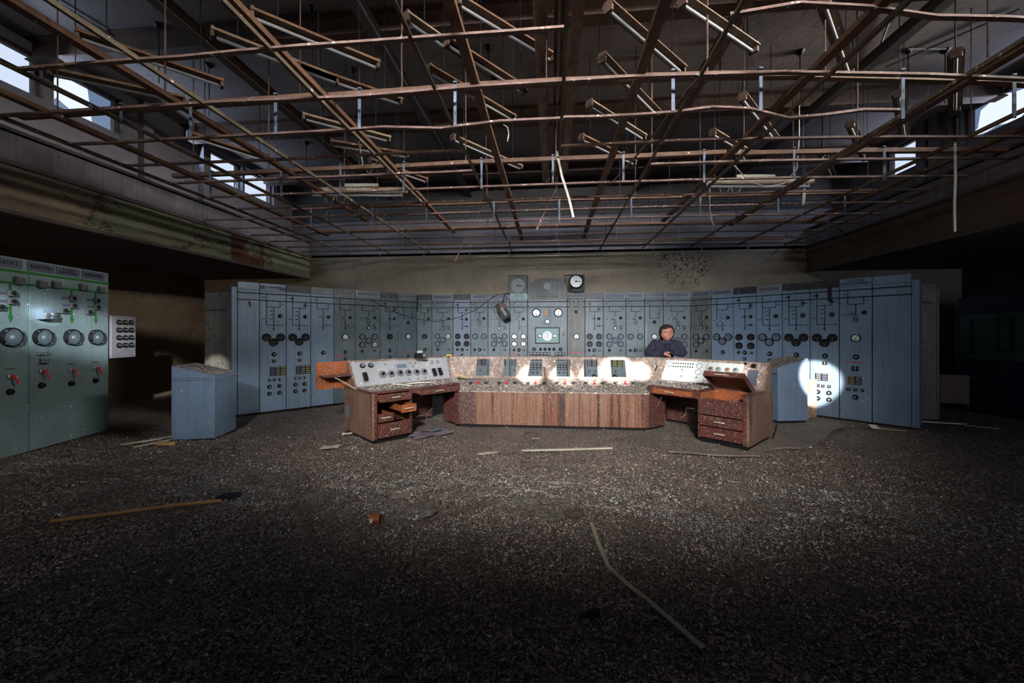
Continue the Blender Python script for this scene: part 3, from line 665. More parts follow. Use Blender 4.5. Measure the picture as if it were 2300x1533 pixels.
class Run:
    def __init__(s, p0, p1):
        s.p0 = Vector((*p0, 0)); s.p1 = Vector((*p1, 0)); s.u = (s.p1 - s.p0).normalized(); s.L = (s.p1 - s.p0).length
        s.n = Vector((s.u.y, -s.u.x, 0)); s.rz = math.atan2(s.u.y, s.u.x)
    def s_at(s, px, py=720):
        p = on_plane(px, py, s.p0, s.n); return (p - s.p0).dot(s.u)
RL = Run((-5.77, 6.70), (-3.34, 9.50)); RC = Run((-3.34, 9.50), (3.22, 9.46)); RR = Run((3.22, 9.46), (5.76, 6.90))
PAN = [  # px0, px1, type, body, header, text, gauge kinds, feature text
 (515, 583, 'blank', 'panel_blue', 'same', None, None, 'tall blank pale blue end panel with a small hanging tag'),
 (583, 643, 'F4', 'panel_blue', 'tape', "LL-STH BENFLEET", ('dark',) * 3, 'pale blue panel with three black meters under a partly taped Benfleet title'),
 (643, 698, 'F4', 'panel_blue', 'black', None, ('dark',) * 3, 'pale blue panel with three black meters and a black title strip'),
 (698, 750, 'F1x', 'panel_blue', 'grey', None, (), 'pale blue panel with no meters behind the brown flap'),
 (750, 798, 'F1', 'panel_grey', 'grey', "TILBURY LOCAL\nGRID TRANSFR 2", ('white',), 'grey panel lettered for grid transformer with one white meter and red bar'),
 (798, 854, 'T', 'panel_grey', 'strip', None, ('blank', 'blank', 'blank', 'blank', 'half'), 'dull grey panel with five meters, lower right one half pale'),
 (854, 895, 'F1', 'panel_grey', 'black', None, ('dark',), 'narrow grey panel with one black meter and black title strip'),
 (895, 932, 'C', 'panel_grey', 'grey', "BUS COUPLER", ('white',), 'narrow grey bus coupler panel with one white meter, left part of the board'),
 (932, 970, 'T1', 'panel_grey', 'black', None, ('dark',), 'narrow grey panel with one black meter behind the small relay box'),
 (970, 1018, 'T', 'panel_grey', 'strip', None, ('blank', 'half', 'blank', 'blank'), 'grey panel with four ring meters, top right one half pale'),
 (1018, 1057, 'F1q', 'panel_light', 'black', None, ('dark',) * 4, 'light grey panel with four black meters left of the hanging transformer box'),
 (1057, 1096, 'T2', 'panel_grey', 'strip', None, ('blank',) * 2, 'grey panel with two ring meters left of the hanging transformer box'),
 (1096, 1145, 'T', 'panel_grey', 'strip', None, ('blank',) * 5, 'grey panel with five ring meters partly behind the hanging transformer box'),
 (1145, 1185, 'F1q', 'panel_grey', 'green', "SUPERGRID\nTRANSFORMER 1", ('white',) * 4, 'supergrid transformer panel with four white meters and pale green title'),
 (1185, 1274, 'G', 'panel_grey', None, None, (), 'wide general purposes panel with glazed instrument window below the arched plate'),
 (1274, 1314, 'S', 'panel_dirty', 'dirty', "BUS SECTION", ('white',), 'stained dark grey bus section panel with one white meter'),
 (1314, 1355, 'F1q', 'panel_grey', 'black', None, ('dark',) * 4, 'grey panel with four black meters right of the bus section panel'),
 (1355, 1406, 'T', 'panel_grey', 'strip', None, ('blank',) * 5, 'grey panel with five ring meters and a pale drip on its symbol'),
 (1406, 1448, 'T2', 'panel_grey', 'strip', None, ('blank',) * 2, 'grey panel with two ring meters left of the man'),
 (1448, 1490, 'C', 'panel_grey', 'grey', "BUS COUPLER 2", ('white',), 'bus coupler two panel with one white meter beside the man'),
 (1490, 1543, 'T', 'panel_grey', 'strip', None, ('blank',) * 5, 'grey panel with ring meters partly hidden by the man'),
 (1543, 1598, 'T', 'panel_dirty', 'strip', None, ('blank',) * 4, 'dark shaded grey panel with four ring meters right of the man'),
 (1598, 1647, 'F4s', 'panel_blue', 'strip', None, ('blank',) * 3, 'blue panel with three ring meters and pale square symbols'),
 (1647, 1699, 'F1q', 'panel_blue', 'black', None, ('dark',) * 4, 'blue panel with four black meters and torn black title strip'),
 (1699, 1757, 'F4', 'panel_blue', 'strip', None, ('blank',) * 3, 'blue panel with three ring meters left of the black titled pair'),
 (1757, 1819, 'F4', 'panel_blue', 'black', None, ('dark',) * 3, 'blue panel with three black meters directly behind the right pedestal'),
 (1819, 1885, 'F4', 'panel_blue', 'black', None, ('dark',) * 3, 'blue panel with three black meters lit by the sun patch'),
 (1885, 1959, 'ST', 'panel_blue', 'blue', "STATION\nTRANSFORMER 4", ('white',), 'station transformer panel with one white meter, near the right end'),
 (1959, 2038, 'blank', 'panel_blue', 'same', None, None, 'tall blank streaked blue panel closing the right end of the board'),
]
def hline(mb, x0, x1, z, w=.006): mb.box(min(x0, x1) - w, max(x0, x1) + w, -.006, 0, z - w, z + w)
def vline(mb, x, z0, z1, w=.006): mb.box(x - w, x + w, -.006, 0, min(z0, z1), max(z0, z1))
def make_panel(k, spec):
    px0, px1, ty, body, hd, txt, gk, feat = spec
    run = RL if px1 <= 932 else (RC if px1 <= 1543 else RR)
    s0 = 0.0 if px0 in (515, 932, 1543) else run.s_at(px0); s1 = run.L if px1 in (932, 1543, 2038) else run.s_at(px1)
    w = s1 - s0
    base = run.p0 + run.u * s0
    t = thing('control_board_cabinet', feat, 'control panel', (base.x, base.y, 0), run.rz, 'panels of the long control board')
    D = .34
    g = .006
    ins = .13 if px0 in (932,) else 0
    MB().bev(g, w - g, 0, D, .03, 2.36 if hd else 2.36, .004).build('cabinet', body, t)
    MB().box(g + .01, w - g - .01, .02, D, 0, .03).build('plinth', 'black', t)
    if hd:
        hm = {'same': body, 'tape': 'panel_blue', 'black': 'plate_black', 'grey': 'plate_grey', 'strip': 'plate_grey', 'green': 'plate_green', 'dirty': 'panel_dirty', 'blue': 'panel_blue'}[hd]
        mb = MB(); c = .018
        mb.prism([(g, 2.365), (w - g, 2.365), (w - g, H - c), (w - g - c, H), (g + c, H), (g, H - c)], -.004, .03)
        p = mb.build('title_plate', hm, t)
        if hd == 'black': MB().box(g + .015, w - g - .015, -.010, -.004, 2.385, 2.48).build('title_strip', 'plate_black', p)
        if hd == 'strip': MB().box(g + .05, w - g - .05, -.008, -.004, 2.395, 2.465).build('title_strip', 'plate_strip', p)
        if hd == 'tape':
            MB().box(g + .005, .09, -.010, -.004, 2.39, 2.46).box(w - .12, w - .01, -.010, -.004, 2.385, 2.45).build('title_strip', 'plate_black', p)
        if txt:
            two = '\n' in txt
            tm = text_mb(txt, .062 if two else .06, (w - .04) if hd != 'tape' else w - .22)
            tm.build('lettering', 'line', p, (w / 2, -.010, 2.432))
    mb = MB()
    if ty != 'blank' or True:
        hline(mb, 0, w, 2.30, .010); hline(mb, 0, w, 2.17, .010)
    U = lambda f: f * w
    if ty in ('F4', 'F4s'):
        vline(mb, U(.25), 2.30, 1.70); hline(mb, U(.25), U(.76), 1.70); hline(mb, U(.25), U(.76), 2.05); vline(mb, U(.76), 2.17, 2.05)
        vline(mb, U(.52), 2.05, 1.62, .006); mb.prism([(U(.52) - .018, 1.64), (U(.52), 1.58), (U(.52) + .018, 1.64)], -.007, 0)
    elif ty in ('F1', 'F1x', 'F1q', 'T', 'T1', 'T2', 'ST'):
        vline(mb, U(.27), 2.30, 2.05); vline(mb, U(.75), 2.17, 2.05); hline(mb, U(.27), U(.75), 2.05)
        if ty[0] == 'F':
            vline(mb, U(.52), 2.05, 1.66, .006); mb.prism([(U(.52) - .016, 1.67), (U(.52), 1.60), (U(.52) + .016, 1.67)], -.007, 0); hline(mb, U(.52), U(.76), 1.71)
        else:
            vline(mb, U(.52), 2.05, 1.84); hline(mb, U(.28), U(.52), 1.87)
            ringmb(mb, U(.52), 1.815, .034); ringmb(mb, U(.52), 1.765, .034)
            if ty == 'T':
                vline(mb, U(.52), 1.73, 1.70); ringmb(mb, U(.52), 1.66, .042, .008); hline(mb, U(.52), U(.62), 1.715); hline(mb, U(.68), U(.78), 1.715)
                ringmb(mb, U(.78), 1.68, .026); ringmb(mb, U(.78), 1.645, .026)
    elif ty == 'C':
        vline(mb, U(.27), 2.30, 1.89); vline(mb, U(.76), 2.17, 1.89); hline(mb, U(.27), U(.76), 1.89)
    mb.build('mimic_line', 'line', t)
    s = .024 if w > .5 else .020
    bk = 'b' if (hd == 'black') else 'o'
    if ty in ('F4', 'F4s'):
        symbol(t, U(.25), 2.235, bk, -1, s); symbol(t, U(.76), 2.11, bk, 1, s)
        k2 = 'w' if ty == 'F4s' else 'o'
        for z in (1.975, 1.90, 1.82): symbol(t, U(.52), z, k2, -1, s)
        symbol(t, U(.25), 1.82, k2, -1, s); symbol(t, U(.76), 1.70, 'w' if ty == 'F4s' else 't', 1, s); knob(t, U(.76), 1.88, .036)
    elif ty in ('F1', 'F1x', 'F1q'):
        symbol(t, U(.27), 2.235, bk, -1, s); symbol(t, U(.75), 2.11, bk, 1, s); symbol(t, U(.52), 1.885, bk if ty != 'F1' or hd == 'black' else 'o', -1, s)
        symbol(t, U(.76), 1.71, 'b' if ty == 'F1q' and hd == 'black' else 't', 1, s); knob(t, U(.76), 1.885, .033)
    elif ty in ('T', 'T1', 'T2', 'ST'):
        symbol(t, U(.27), 2.235, bk, -1, s); symbol(t, U(.75), 2.11, bk, 1, s); symbol(t, U(.52), 1.90, 'o', -1, s * .9)
        symbol(t, U(.28), 1.87, 't', -1, s * .9); knob(t, U(.77), 1.90, .033)
        if ty == 'T': gauge(t, U(.52), 1.66, .03, 'white')
    elif ty == 'C':
        symbol(t, U(.27), 2.235, 'o', -1, s); symbol(t, U(.76), 2.11, 'o', 1, s); symbol(t, U(.52), 1.89, 'o', 0, s); knob(t, U(.52), 1.80, .035)
    # meters
    if gk:
        big = .076 if ty in ('F4', 'F4s') else .068
        if w > .62: big = .09
        pos = {1: [(.52, 1.46)], 2: [(.26, 1.46), (.76, 1.46)], 3: [(.25, 1.46), (.78, 1.46), (.515, 1.365)],
               4: [(.26, 1.46), (.77, 1.46), (.26, 1.28), (.77, 1.28)], 5: [(.27, 1.46), (.77, 1.46), (.52, 1.37), (.27, 1.28), (.77, 1.28)]}[len(gk)]
        if ty == 'T' and len(gk) == 4: pos = [(.27, 1.46), (.77, 1.46), (.52, 1.37), (.27, 1.28)]
        big = min(big, w * .165)
        for (fx, z), gg in zip(pos, gk): gauge(t, U(fx), z, round(big, 3), gg)
    # lower controls
    red = MB()
    if ty in ('F4', 'F4s', 'F1', 'F1x', 'T1', 'ST'):
        knob(t, U(.53), 1.13, .046 if w > .5 else .040, 'r')
    if ty in ('F4',): square(t, U(.53), 1.0, .062, .062)
    if ty in ('F1', 'C', 'S'): square(t, U(.53), .985, .055, .07)
    if ty in ('F1q', 'T2'):
        knob(t, U(.24), 1.135, .030); knob(t, U(.51), 1.135, .040, 'r'); square(t, U(.79), 1.135, .055, .05)
        if ty == 'F1q': square(t, U(.51), 1.01, .052, .07)
    if ty == 'T':
        knob(t, U(.27), 1.135, .032); square(t, U(.78), 1.135, .055, .05)
    if txt and ('TILB' in txt or 'SUPER' in txt): MB().box(.01, U(.45), -.006, 0, 1.045, 1.056).build('red_bar', 'red', t)
    if ty in ('C', 'S'): MB().box(U(.2), U(.8), -.006, 0, 1.075, 1.086).build('red_bar', 'red', t)
    if ty == 'ST':
        MB().box(U(.22), U(.74), -.006, 0, 1.035, 1.046).build('red_bar', 'red', t); square(t, U(.5), .93, .09, .09)
        indicator(t, U(.5), .72, 2, 4, .17, .14, colr=('lens_y', 'lens')); 
        for f in (.3, .5, .72): square(t, U(f), .56, .045, .055)
        knob(t, U(.5), .43, .04, 'r')
    if ty == 'F4':
        if px0 < 700:
            indicator(t, U(.67), .80, 3, 4, w * .58, .17)
            for f in (.36, .54, .74): square(t, U(f), .635, .038, .06)
            for f in (.36, .74):
                for z in (.505, .37): knob(t, U(f), z, .036, 'r')
            mb = MB(); ringmb(mb, U(.25), 1.13, .038, .003, 18, -.002); ringmb(mb, U(.8), 1.13, .038, .003, 18, -.002); mb.build('blank_outline', 'symbol', t)
        elif px0 > 1800:
            indicator(t, U(.42), .74, 2, 4, .18, .13, colr=('lens', 'lens_v'))
            for f in (.3, .47, .68): square(t, U(f), .58, .04, .055)
            for f in (.28, .67):
                for z in (.46, .34): knob(t, U(f), z, .036, 'r')
    if run is RC and ty not in ('G', 'blank'):
        indicator(t, w / 2, .83, 3, 4, min(w * .8, .36), .16, colr=('lens', 'lens', 'lens_v') if k != 17 else ('lens', 'lens_y', 'lens_y'))
        for f in (.25, .55): square(t, U(f), .64, .04, .06)
        if ty in ('T', 'F1q'): knob(t, U(.5), .52, .045, 'r')
    if px0 == 515:
        MB().box(-.014, .014, -.006, 0, -.11, .0, Matrix.Rotation(-.16, 4, 'Y')).build('hanging_tag', 'line', t, (w * .52, 0, 2.15)); MB().box(w * .45, w * .95, -.006, 0, 2.14, 2.158).build('paper_strip', 'timber_grey', t)
    if px0 == 932: MB().box(.0, .035, -.012, 0, 2.08, 2.48).build('black_tape', 'line', t)
    if px0 == 1819: MB().box(w * .62, w * .75, -.012, 0, 2.12, 2.40).build('black_tape', 'line', t)
    if px0 == 1448: MB().box(w * .06, w * .10, -.008, 0, 1.05, 1.75).build('white_drip', 'symbol_l', t)
    return t, run, s0, w
PANEL = []
for k, sp in enumerate(PAN): PANEL.append(make_panel(k, sp))
# general purposes panel instruments
tG, runG, s0G, wG = PANEL[14]
def gx(px, py=720): return runG.s_at(px, py) - s0G
def gz(py): return CAMH - (py - HY) * 9.43 / F
gauge(tG, gx(1204.5), gz(702), .10, 'white'); gauge(tG, gx(1254), gz(702), .10, 'white')
pg = MB().lathe([(.1, 0), (.1, -.012), (.0001, -.0121)], 26).build('synchro_dial', 'face_blank', tG, (gx(1230), 0, gz(702)))
MB().prism([(0, -.085), (0, .085)] + [(-.085 * math.sin(a), .085 * math.cos(a)) for a in [PI * i / 10 for i in range(1, 10)]], -.017, -.012).build('dial_window', 'amber', pg)
gauge(tG, gx(1229.5), gz(722), .058, 'white')
fr = MB(); a, b_, c, d = gx(1202), gx(1257), gz(771), gz(734.5); e = .022
fr.bev(a, b_, -.03, 0, c, c + e, .003).bev(a, b_, -.03, 0, d - e, d, .003).bev(a, a + e, -.03, 0, c, d, .003).bev(b_ - e, b_, -.03, 0, c, d, .003)
win = fr.build('instrument_window', 'black', tG)
MB().box(a + e, b_ - e, -.008, 0, c + e, d - e).build('window_back', 'teal', win)
dd = MB(); zc = gz(754); xc = gx(1229.5)
dd.lathe([(.115, -.008), (.115, -.014), (.0001, -.0141)], 28, c=(xc, 0, zc)); dd.build('clock_dial', 'face_white', win)
dd = MB(); ringmb(dd, xc, zc, .085, .006, 24, -.017); dd.box(xc - .003, xc + .003, -.018, -.014, zc - .06, zc + .09); ringmb(dd, xc, zc, .035, .005, 16, -.017)
dd.build('dial_marks', 'line', win)
for q in (-1, 1):
    gauge(tG, xc + q * .18, zc, .045, 'white', y=-.006)
for px, r, kk in ((1199, .04, 'r'), (1214, .034, 'k'), (1224, .034, 'k'), (1234, .034, 'k'), (1244, .034, 'k'), (1259, .04, 'r')): knob(tG, gx(px), gz(784), r, kk)
indicator(tG, gx(1213), gz(800), 6, 3, gx(1237) - gx(1189), .20, colr=('lens',)); indicator(tG, gx(1258), gz(800), 3, 3, gx(1270) - gx(1246), .20, colr=('lens',))
indicator(tG, gx(1206), gz(822), 4, 3, .34, .16, colr=('lens',)); indicator(tG, gx(1262), gz(822), 3, 3, .24, .16, colr=('lens',))
for px in (1197, 1207, 1256, 1266): square(tG, gx(px), gz(836), .045, .06)
MB().box(gx(1263), gx(1270), -.006, 0, gz(744.5), gz(743)).build('red_bar', 'red', tG)
square(tG, gx(1266), gz(748), .05, .018, tab=False); knob(tG, gx(1266), gz(752.5), .014)
# arched plate above it
arch = thing('arched_title_plate', 'grey arched plate lettered GENERAL PURPOSES rising above the centre of the board', 'sign', (tG.location.x, tG.location.y, 0), runG.rz)
zb, zt = 2.36, gz(624); hw = wG / 2; poly = [(0, zb), (wG, zb), (wG, zb + .27)]
zs = zb + .27
poly += [(hw + hw * math.cos(PI * i / 20), zs + (zt - zs) * math.sin(PI * i / 20)) for i in range(0, 21)] + [(0, zs)]
pl = MB().prism(poly, -.006, .03).build('plate', 'panel_dirty', arch)
MB().lathe([(.088, -.006), (.085, -.02), (.0001, -.021)], 24, c=(hw, 0, gz(642.5))).build('speaker_disc', 'symbol', arch, smooth=True)
text_mb("GENERAL PURPOSES", .055, .5).build('lettering', 'line', arch, (hw, -.01, gz(666)))
# bus section extra symbols
tS, rS, sS, wS = PANEL[15]
for f in (.25, .5, .75): symbol(tS, f * wS, 2.30, 'w', 0, .018)
for f in (.25, .75): symbol(tS, f * wS, 2.17, 'w', 0, .018)
knob(tS, wS * .5, 2.05, .035)
# square dial instruments standing on the board
def dial_frame(px0, px1, py0, py1, cx, cy, r, label, framed):
    p0 = on_plane(px0, 660, RC.p0, RC.n); t = thing('wall_dial', label, 'dial', (p0.x, p0.y + .05, 0), RC.rz)
    w = (px1 - px0) * 9.5 / F; z1 = CAMH + (HY - py0) * 9.5 / F; z0 = 2.44
    X = (cx - px0) * 9.5 / F; Z = CAMH + (HY - cy) * 9.5 / F; e = .02
    if framed:
        mb = MB().box(0, w, 0, .06, z1 - e, z1).box(0, e, 0, .06, z0, z1).box(w - e, w, 0, .06, z0, z1).box(w - .1, w - .08, .02, .05, z0, z1)
        mb.build('frame', 'black', t)
        MB().cyl((X - .02, -.02, z0 + .0), (X - .02, -.02, z0 + .12), .035).box(X - r * .8, X + r * .8, -.05, .02, z0 + .09, z0 + .16).box(X + r * .6, w, -.03, .04, z0 + .1, z1 - .02).build('bracket', 'black', t)
        MB().lathe([(r * 1.18, .02), (r * 1.22, -.06), (r * 1.05, -.08), (r, -.07)], 28, c=(X, 0, Z)).build('bezel', 'black', t, smooth=True)
    else:
        MB().bev(0, w, 0, .05, z0, z1, .004).build('backplate', 'panel_dirty', t)
        mb = MB()
        for a, b_, c, d in ((-.006, w + .006, z1 - .006, z1 + .006), (-.008, .004, z0, z1), (w - .004, w + .02, z0, z1)): mb.box(a, b_, -.008, .05, c, d)
        mb.build('frame', 'black', t)
        MB().lathe([(r * 1.08, 0), (r * 1.08, -.03), (r * .98, -.04)], 28, c=(X, 0, Z)).build('bezel', 'symbol_l', t, smooth=True)
    MB().lathe([(r, 0), (r, -.075 if framed else -.036), (.0001, -.076 if framed else -.037)], 28, c=(X, 0, Z)).build('dial_face', 'face_white', t)
    yf = -.08 if framed else -.04
    mb = MB().box(-r * .2, r * .75, yf - .006, yf, -.008, .008, Matrix.Translation((X, 0, Z)) @ Matrix.Rotation(.12 if not framed else .05, 4, 'Y'))
    mb.lathe([(.02, yf), (.0001, yf - .012)], 10, c=(X, 0, Z)); mb.build('needle', 'line', t)
    if framed:
        for i, ch in enumerate("0123456"):
            a = math.radians(215 - i * 42)
            text_mb(ch, .05).build('numeral', 'line', t, (X + r * .78 * math.cos(a), yf, Z + r * .78 * math.sin(a)))
    else:
        mb = MB()
        for i in range(24):
            a = 2 * PI * i / 24
            mb.box(-.002, .002, yf - .002, yf, r * .84, r * .93, Matrix.Translation((X, 0, Z)) @ Matrix.Rotation(a, 4, 'Y'))
        mb.build('graduation', 'symbol', t)
dial_frame(1142.5, 1183.5, 617.5, 660, 1163.5, 640.5, .162, 'square framed white dial standing on the board above the supergrid title', False)
dial_frame(1268.5, 1312, 617.5, 659, 1293.5, 633.5, .140, 'black rimmed round white dial in a dark open frame above the bus section panel', True)
# returns at both ends of the board and the back-row cabinets seen past them
for run, s, q, lab in ((RL, -.09, -1, 'left'), (RR, RR.L, 1, 'right')):
    b0 = run.p0 + run.u * s
    o = MB().bev(0, .085, .0, .40, .03, H - .10, .006).build('end_flange', 'panel_blue', None, (b0.x, b0.y, 0), (0, 0, run.rz))
    tag(o, 'narrow blue edge strip closing the %s end of the control board' % lab, 'edge strip')
def back_cab(pxa, pxb, py_top, zc, hgt_, lab):
    a = at_d(pxa, HY, zc); b_ = at_d(pxb, HY, zc); d = (b_ - a); w = d.length; rz = math.atan2(d.y, d.x)
    t = thing('back_cabinet', lab, 'cabinet', (a.x, a.y, 0), rz)
    MB().bev(0, w, 0, .5, 0, hgt_, .006).build('cabinet', 'slab_side', t)
    MB().box(w * .05, w * .82, -.004, 0, hgt_ - .33, hgt_ - .318).box(w * .6, w * .8, -.004, 0, hgt_ - .36, hgt_ - .35).build('scratch', 'line', t)
    MB().box(w - .03, w, -.012, 0, .02, hgt_).build('edge', 'slab_side', t)
    return t
back_cab(459, 520, 657, 7.30, 2.30, 'stained grey-green cabinet side standing behind the left end of the board')
back_cab(2040, 2108, 637, 7.00, 2.43, 'stained grey cabinet side standing behind the right end of the board')

# hanging transformer box on its cable
bp = at_d(1130, 698, 9.15)
dv = thing('hanging_transformer', 'black finned transformer box dangling crooked on a cable in front of the board', 'transformer', bp)
RM = (0, math.radians(33), 0)
MB().bev(-.095, .095, -.07, .05, -.20, .20, .012).build('housing', 'black', dv, (0, 0, 0), (0, math.radians(-33), 0))
fin = MB()
for i in range(7): fin.box(-.105, .105, -.085, -.06, -.18 + i * .055, -.165 + i * .055)
fin.build('fins', 'line', dv, rot=(0, math.radians(-33), 0))
MB().box(-.015, .04, -.09, -.085, -.13, .09).build('label_strip', 'lens', dv, rot=(0, math.radians(-33), 0))
MB().bev(.02, .13, -.08, .0, .02, .12, .01).bev(.0, .09, -.1, -.06, .08, .2, .01).build('terminal_block', 'rust_dark', dv, rot=(0, math.radians(-33), 0))
pts = [(800, 655), (850, 682), (900, 706), (945, 718), (985, 722), (1030, 713), (1070, 695), (1100, 672), (1118, 661), (1134, 660)]
o = MB().tube([at_d(px, py, 9.0) for px, py in pts], .008).build('sagging_cable', 'line')
tag(o, 'thin black cable sagging across the left half of the control board', 'cable')
o = MB().tube([at_d(px, py, 9.15) for px, py in [(1128, 684), (1131, 672), (1133, 662), (1138, 658), (1146, 662)]], .014).build('power_cord', 'black')
tag(o, 'thick black cord looping up from the hanging transformer box', 'cord')

# ================================================================== LEFT GREEN RELAY PANELS
GL = Run((-6.50, 3.45), (-6.95, 5.52))
RLh = 2.49
class LRun(Run): pass
# facing +X : local x runs from near to far, normal to the right
def gl_s(px, py): return GL.s_at(px, py)
n_ = GL.n
def local(run, s0, px, py):
    p = on_plane(px, py, run.p0, run.n); return ((p - run.p0).dot(run.u) - s0, p.z)
seam = gl_s(57, 600) * .35 + gl_s(70, 900) * .65
def relay(s0, s1, label, cols):
    b0 = GL.p0 + GL.u * s0; w = s1 - s0
    t = thing('relay_cabinet', label, 'relay panel', (b0.x, b0.y, 0), GL.rz, 'green relay panels under the left soffit')
    MB().bev(.004, w - .004, 0, .5, .02, RLh, .006).build('cabinet', 'panel_green', t)
    mb = MB(); hline(mb, .016, w - .016, 2.32, .016); hline(mb, .016, w - .016, 2.17, .012)
    MBd = mb
    for c in cols:
        xx = c['x']
        if c.get('text'):
            e0, e1 = c['te']; pw = e1 - e0; cx_ = (e0 + e1) / 2; pl = MB().bev(e0, e1, -.012, 0, 2.355, 2.465, .004).build('name_plate', 'plate_strip', t)
            text_mb(c['text'], .07 if '\n' not in c['text'] else .048, pw * .82).build('lettering', 'line', pl, (cx_, -.016, 2.41))
        if c.get('arrow'):
            vline(mb, xx, 2.17, 1.75, .012); mb.prism([(xx - .026, 1.76), (xx, 1.68), (xx + .026, 1.76)], -.008, 0); hline(mb, xx - .13, xx, 1.86, .006)
            for dx, z in ((0, 2.04), (0, 1.94), (-.13, 1.86)):
                b1 = MB().bev(-.038, .038, -.04, 0, -.038, .038, .006).build('relay_indicator', 'relay_metal', t, (xx + dx, 0, z))
                MB().lathe([(.024, -.04), (.018, -.055), (.0001, -.056)], 12).box(-.005, .005, -.065, -.05, -.026, .026).build('flag', 'black', b1)
                if dx == 0: MB().box(-.13, -.05, -.012, 0, -.014, .014).build('tag', 'plate_strip', b1)
        g = c.get('gauge')
        if g:
            gg = MB().lathe([(g * .86, -.01), (g * .88, -.045), (g * .95, -.05), (g, -.035), (g, 0)], 32, c=(0, 0, 0)).build('round_meter', 'ring', t, (xx, 0, c['gz']), smooth=True)
            MB().lathe([(g * .88, -.01), (g * .88, -.03), (.0001, -.0301)], 30).build('dial_face', 'panel_grey', gg)
            MB().lathe([(g * .22, -.03), (g * .2, -.036), (.0001, -.037)], 14).build('hub', 'symbol', gg)
            mb2 = MB()
            for i in range(20): mb2.box(-.0015, .0015, -.033, -.030, g * .62, g * .76, Matrix.Rotation(2 * PI * i / 20, 4, 'Y'))
            mb2.build('graduation', 'line', gg)
            mb3 = MB()
            for a in (45, 135, 225, 315): mb3.lathe([(.009, -.04), (.006, -.056), (.0001, -.057)], 8, c=(g * .95 * math.cos(math.radians(a)), 0, g * .95 * math.sin(math.radians(a))))
            mb3.build('rim_screw', 'chrome', gg)
        if c.get('handle'):
            z = c['hz']
            hh = MB().lathe([(.036, 0), (.036, -.015), (.024, -.022), (.022, -.05), (.0001, -.052)], 18).build('handle_boss', 'metal_grey', t, (xx, 0, z), smooth=True)
            MB().cyl((0, -.045, 0), (.02, -.085, -.10), .012, .010).lathe([(.020, -.035), (.020, -.058), (.0001, -.059)], 14).build('red_handle', 'red', hh, smooth=True)
            MB().lathe([(.040, 0), (.040, -.01), (.034, -.03), (.018, -.038), (.0001, -.039)], 20).build('black_knob', 'black', t, (xx - .005, 0, z - .19), smooth=True)
            MB().box(-.05, .05, -.003, 0, -.005, .005).build('label_strip', 'line', t, (xx, 0, z + .09))
    mb.build('mimic_line', 'green', t)
    return t
sc = lambda px, py: gl_s(px, py)
c1 = [dict(x=sc(22, 757), text="SOMERS HEATH 2", te=(gl_s(48, 600) - .60, gl_s(48, 600)), arrow=True, gauge=.12, gz=1.50 - .0, handle=True, hz=1.20 - .02)]
for cc, (px, gy, hy) in zip(c1, ((22, 757, 845),)):
    p = on_plane(px, gy, GL.p0, GL.n); cc['gz'] = p.z; cc['hz'] = on_plane(px, hy, GL.p0, GL.n).z
t1 = relay(0, seam, 'green relay panel at the far left edge, titled Somers Heath 2', c1)
c2 = []
for px, gy, hy, tx, pxn, pw, ar in ((93, 757, 833, "BUS SECTION 1", (60, 121), 0, False), (160, 757, 831, "P.L.A. TEED\nSELWYN ROAD 2", (125, 177), 0, True), (214, 757, 826, "SOMERS HEATH 1", (184, 232), 0, True)):
    p = on_plane(px, gy, GL.p0, GL.n); c2.append(dict(x=sc(px, gy) - seam, text=tx, te=(gl_s(pxn[0], 600) - seam, gl_s(pxn[1], 610) - seam), arrow=ar, gauge=.115, gz=p.z, handle=True, hz=on_plane(px, hy, GL.p0, GL.n).z))
t2 = relay(seam, GL.L, 'green relay panel with three round meters and three red handles', c2)
# bus isolators and the paired sunlit boxes
for px, py in ((38, 631), (90, 639), (122, 640), (183, 645), (224, 651)):
    par, s0 = (t1, 0) if px < 57 else (t2, seam)
    x = sc(px, py) - s0; z = on_plane(px, py, GL.p0, GL.n).z
    b1 = MB().bev(-.05, .05, -.05, 0, -.045, .045, .006).build('relay_indicator', 'relay_metal', par, (x, 0, z))
    MB().box(-.045, .045, -.055, -.05, -.006, .006, Matrix.Rotation(.6, 4, 'Y')).box(-.03, .03, -.012, 0, .05, .07).build('flag', 'lens', b1)
for px in (88, 104):
    x = sc(px, 706) - seam; z = on_plane(px, 706, GL.p0, GL.n).z
    b1 = MB().bev(-.045, .045, -.085, 0, -.065, .065, .006).build('relay_box', 'metal_blue', t2, (x, 0, z))
    MB().lathe([(.03, -.085), (.024, -.11), (.0001, -.112)], 14).bev(-.03, .03, -.1, -.085, -.06, -.03, .004).build('relay_knob', 'chrome', b1, smooth=True)
for px, py, q in ((88, 792, 1.0), (96, 809, 1.2)):
    x = sc(px, py) - seam; z = on_plane(px, py, GL.p0, GL.n).z
    mb = MB()
    for i in range(6): mb.lathe([(.016 * q, 0), (.018 * q, -.03 - .012 * (i % 3)), (.008 * q, -.045 - .012 * (i % 3)), (.0001, -.05 - .012 * (i % 3))], 10, c=((i % 3 - 1) * .026 * q, 0, (i // 3 - .5) * .03 * q))
    mb.build('switch_cluster', 'plate_grey', t2, (x, 0, z), smooth=True)
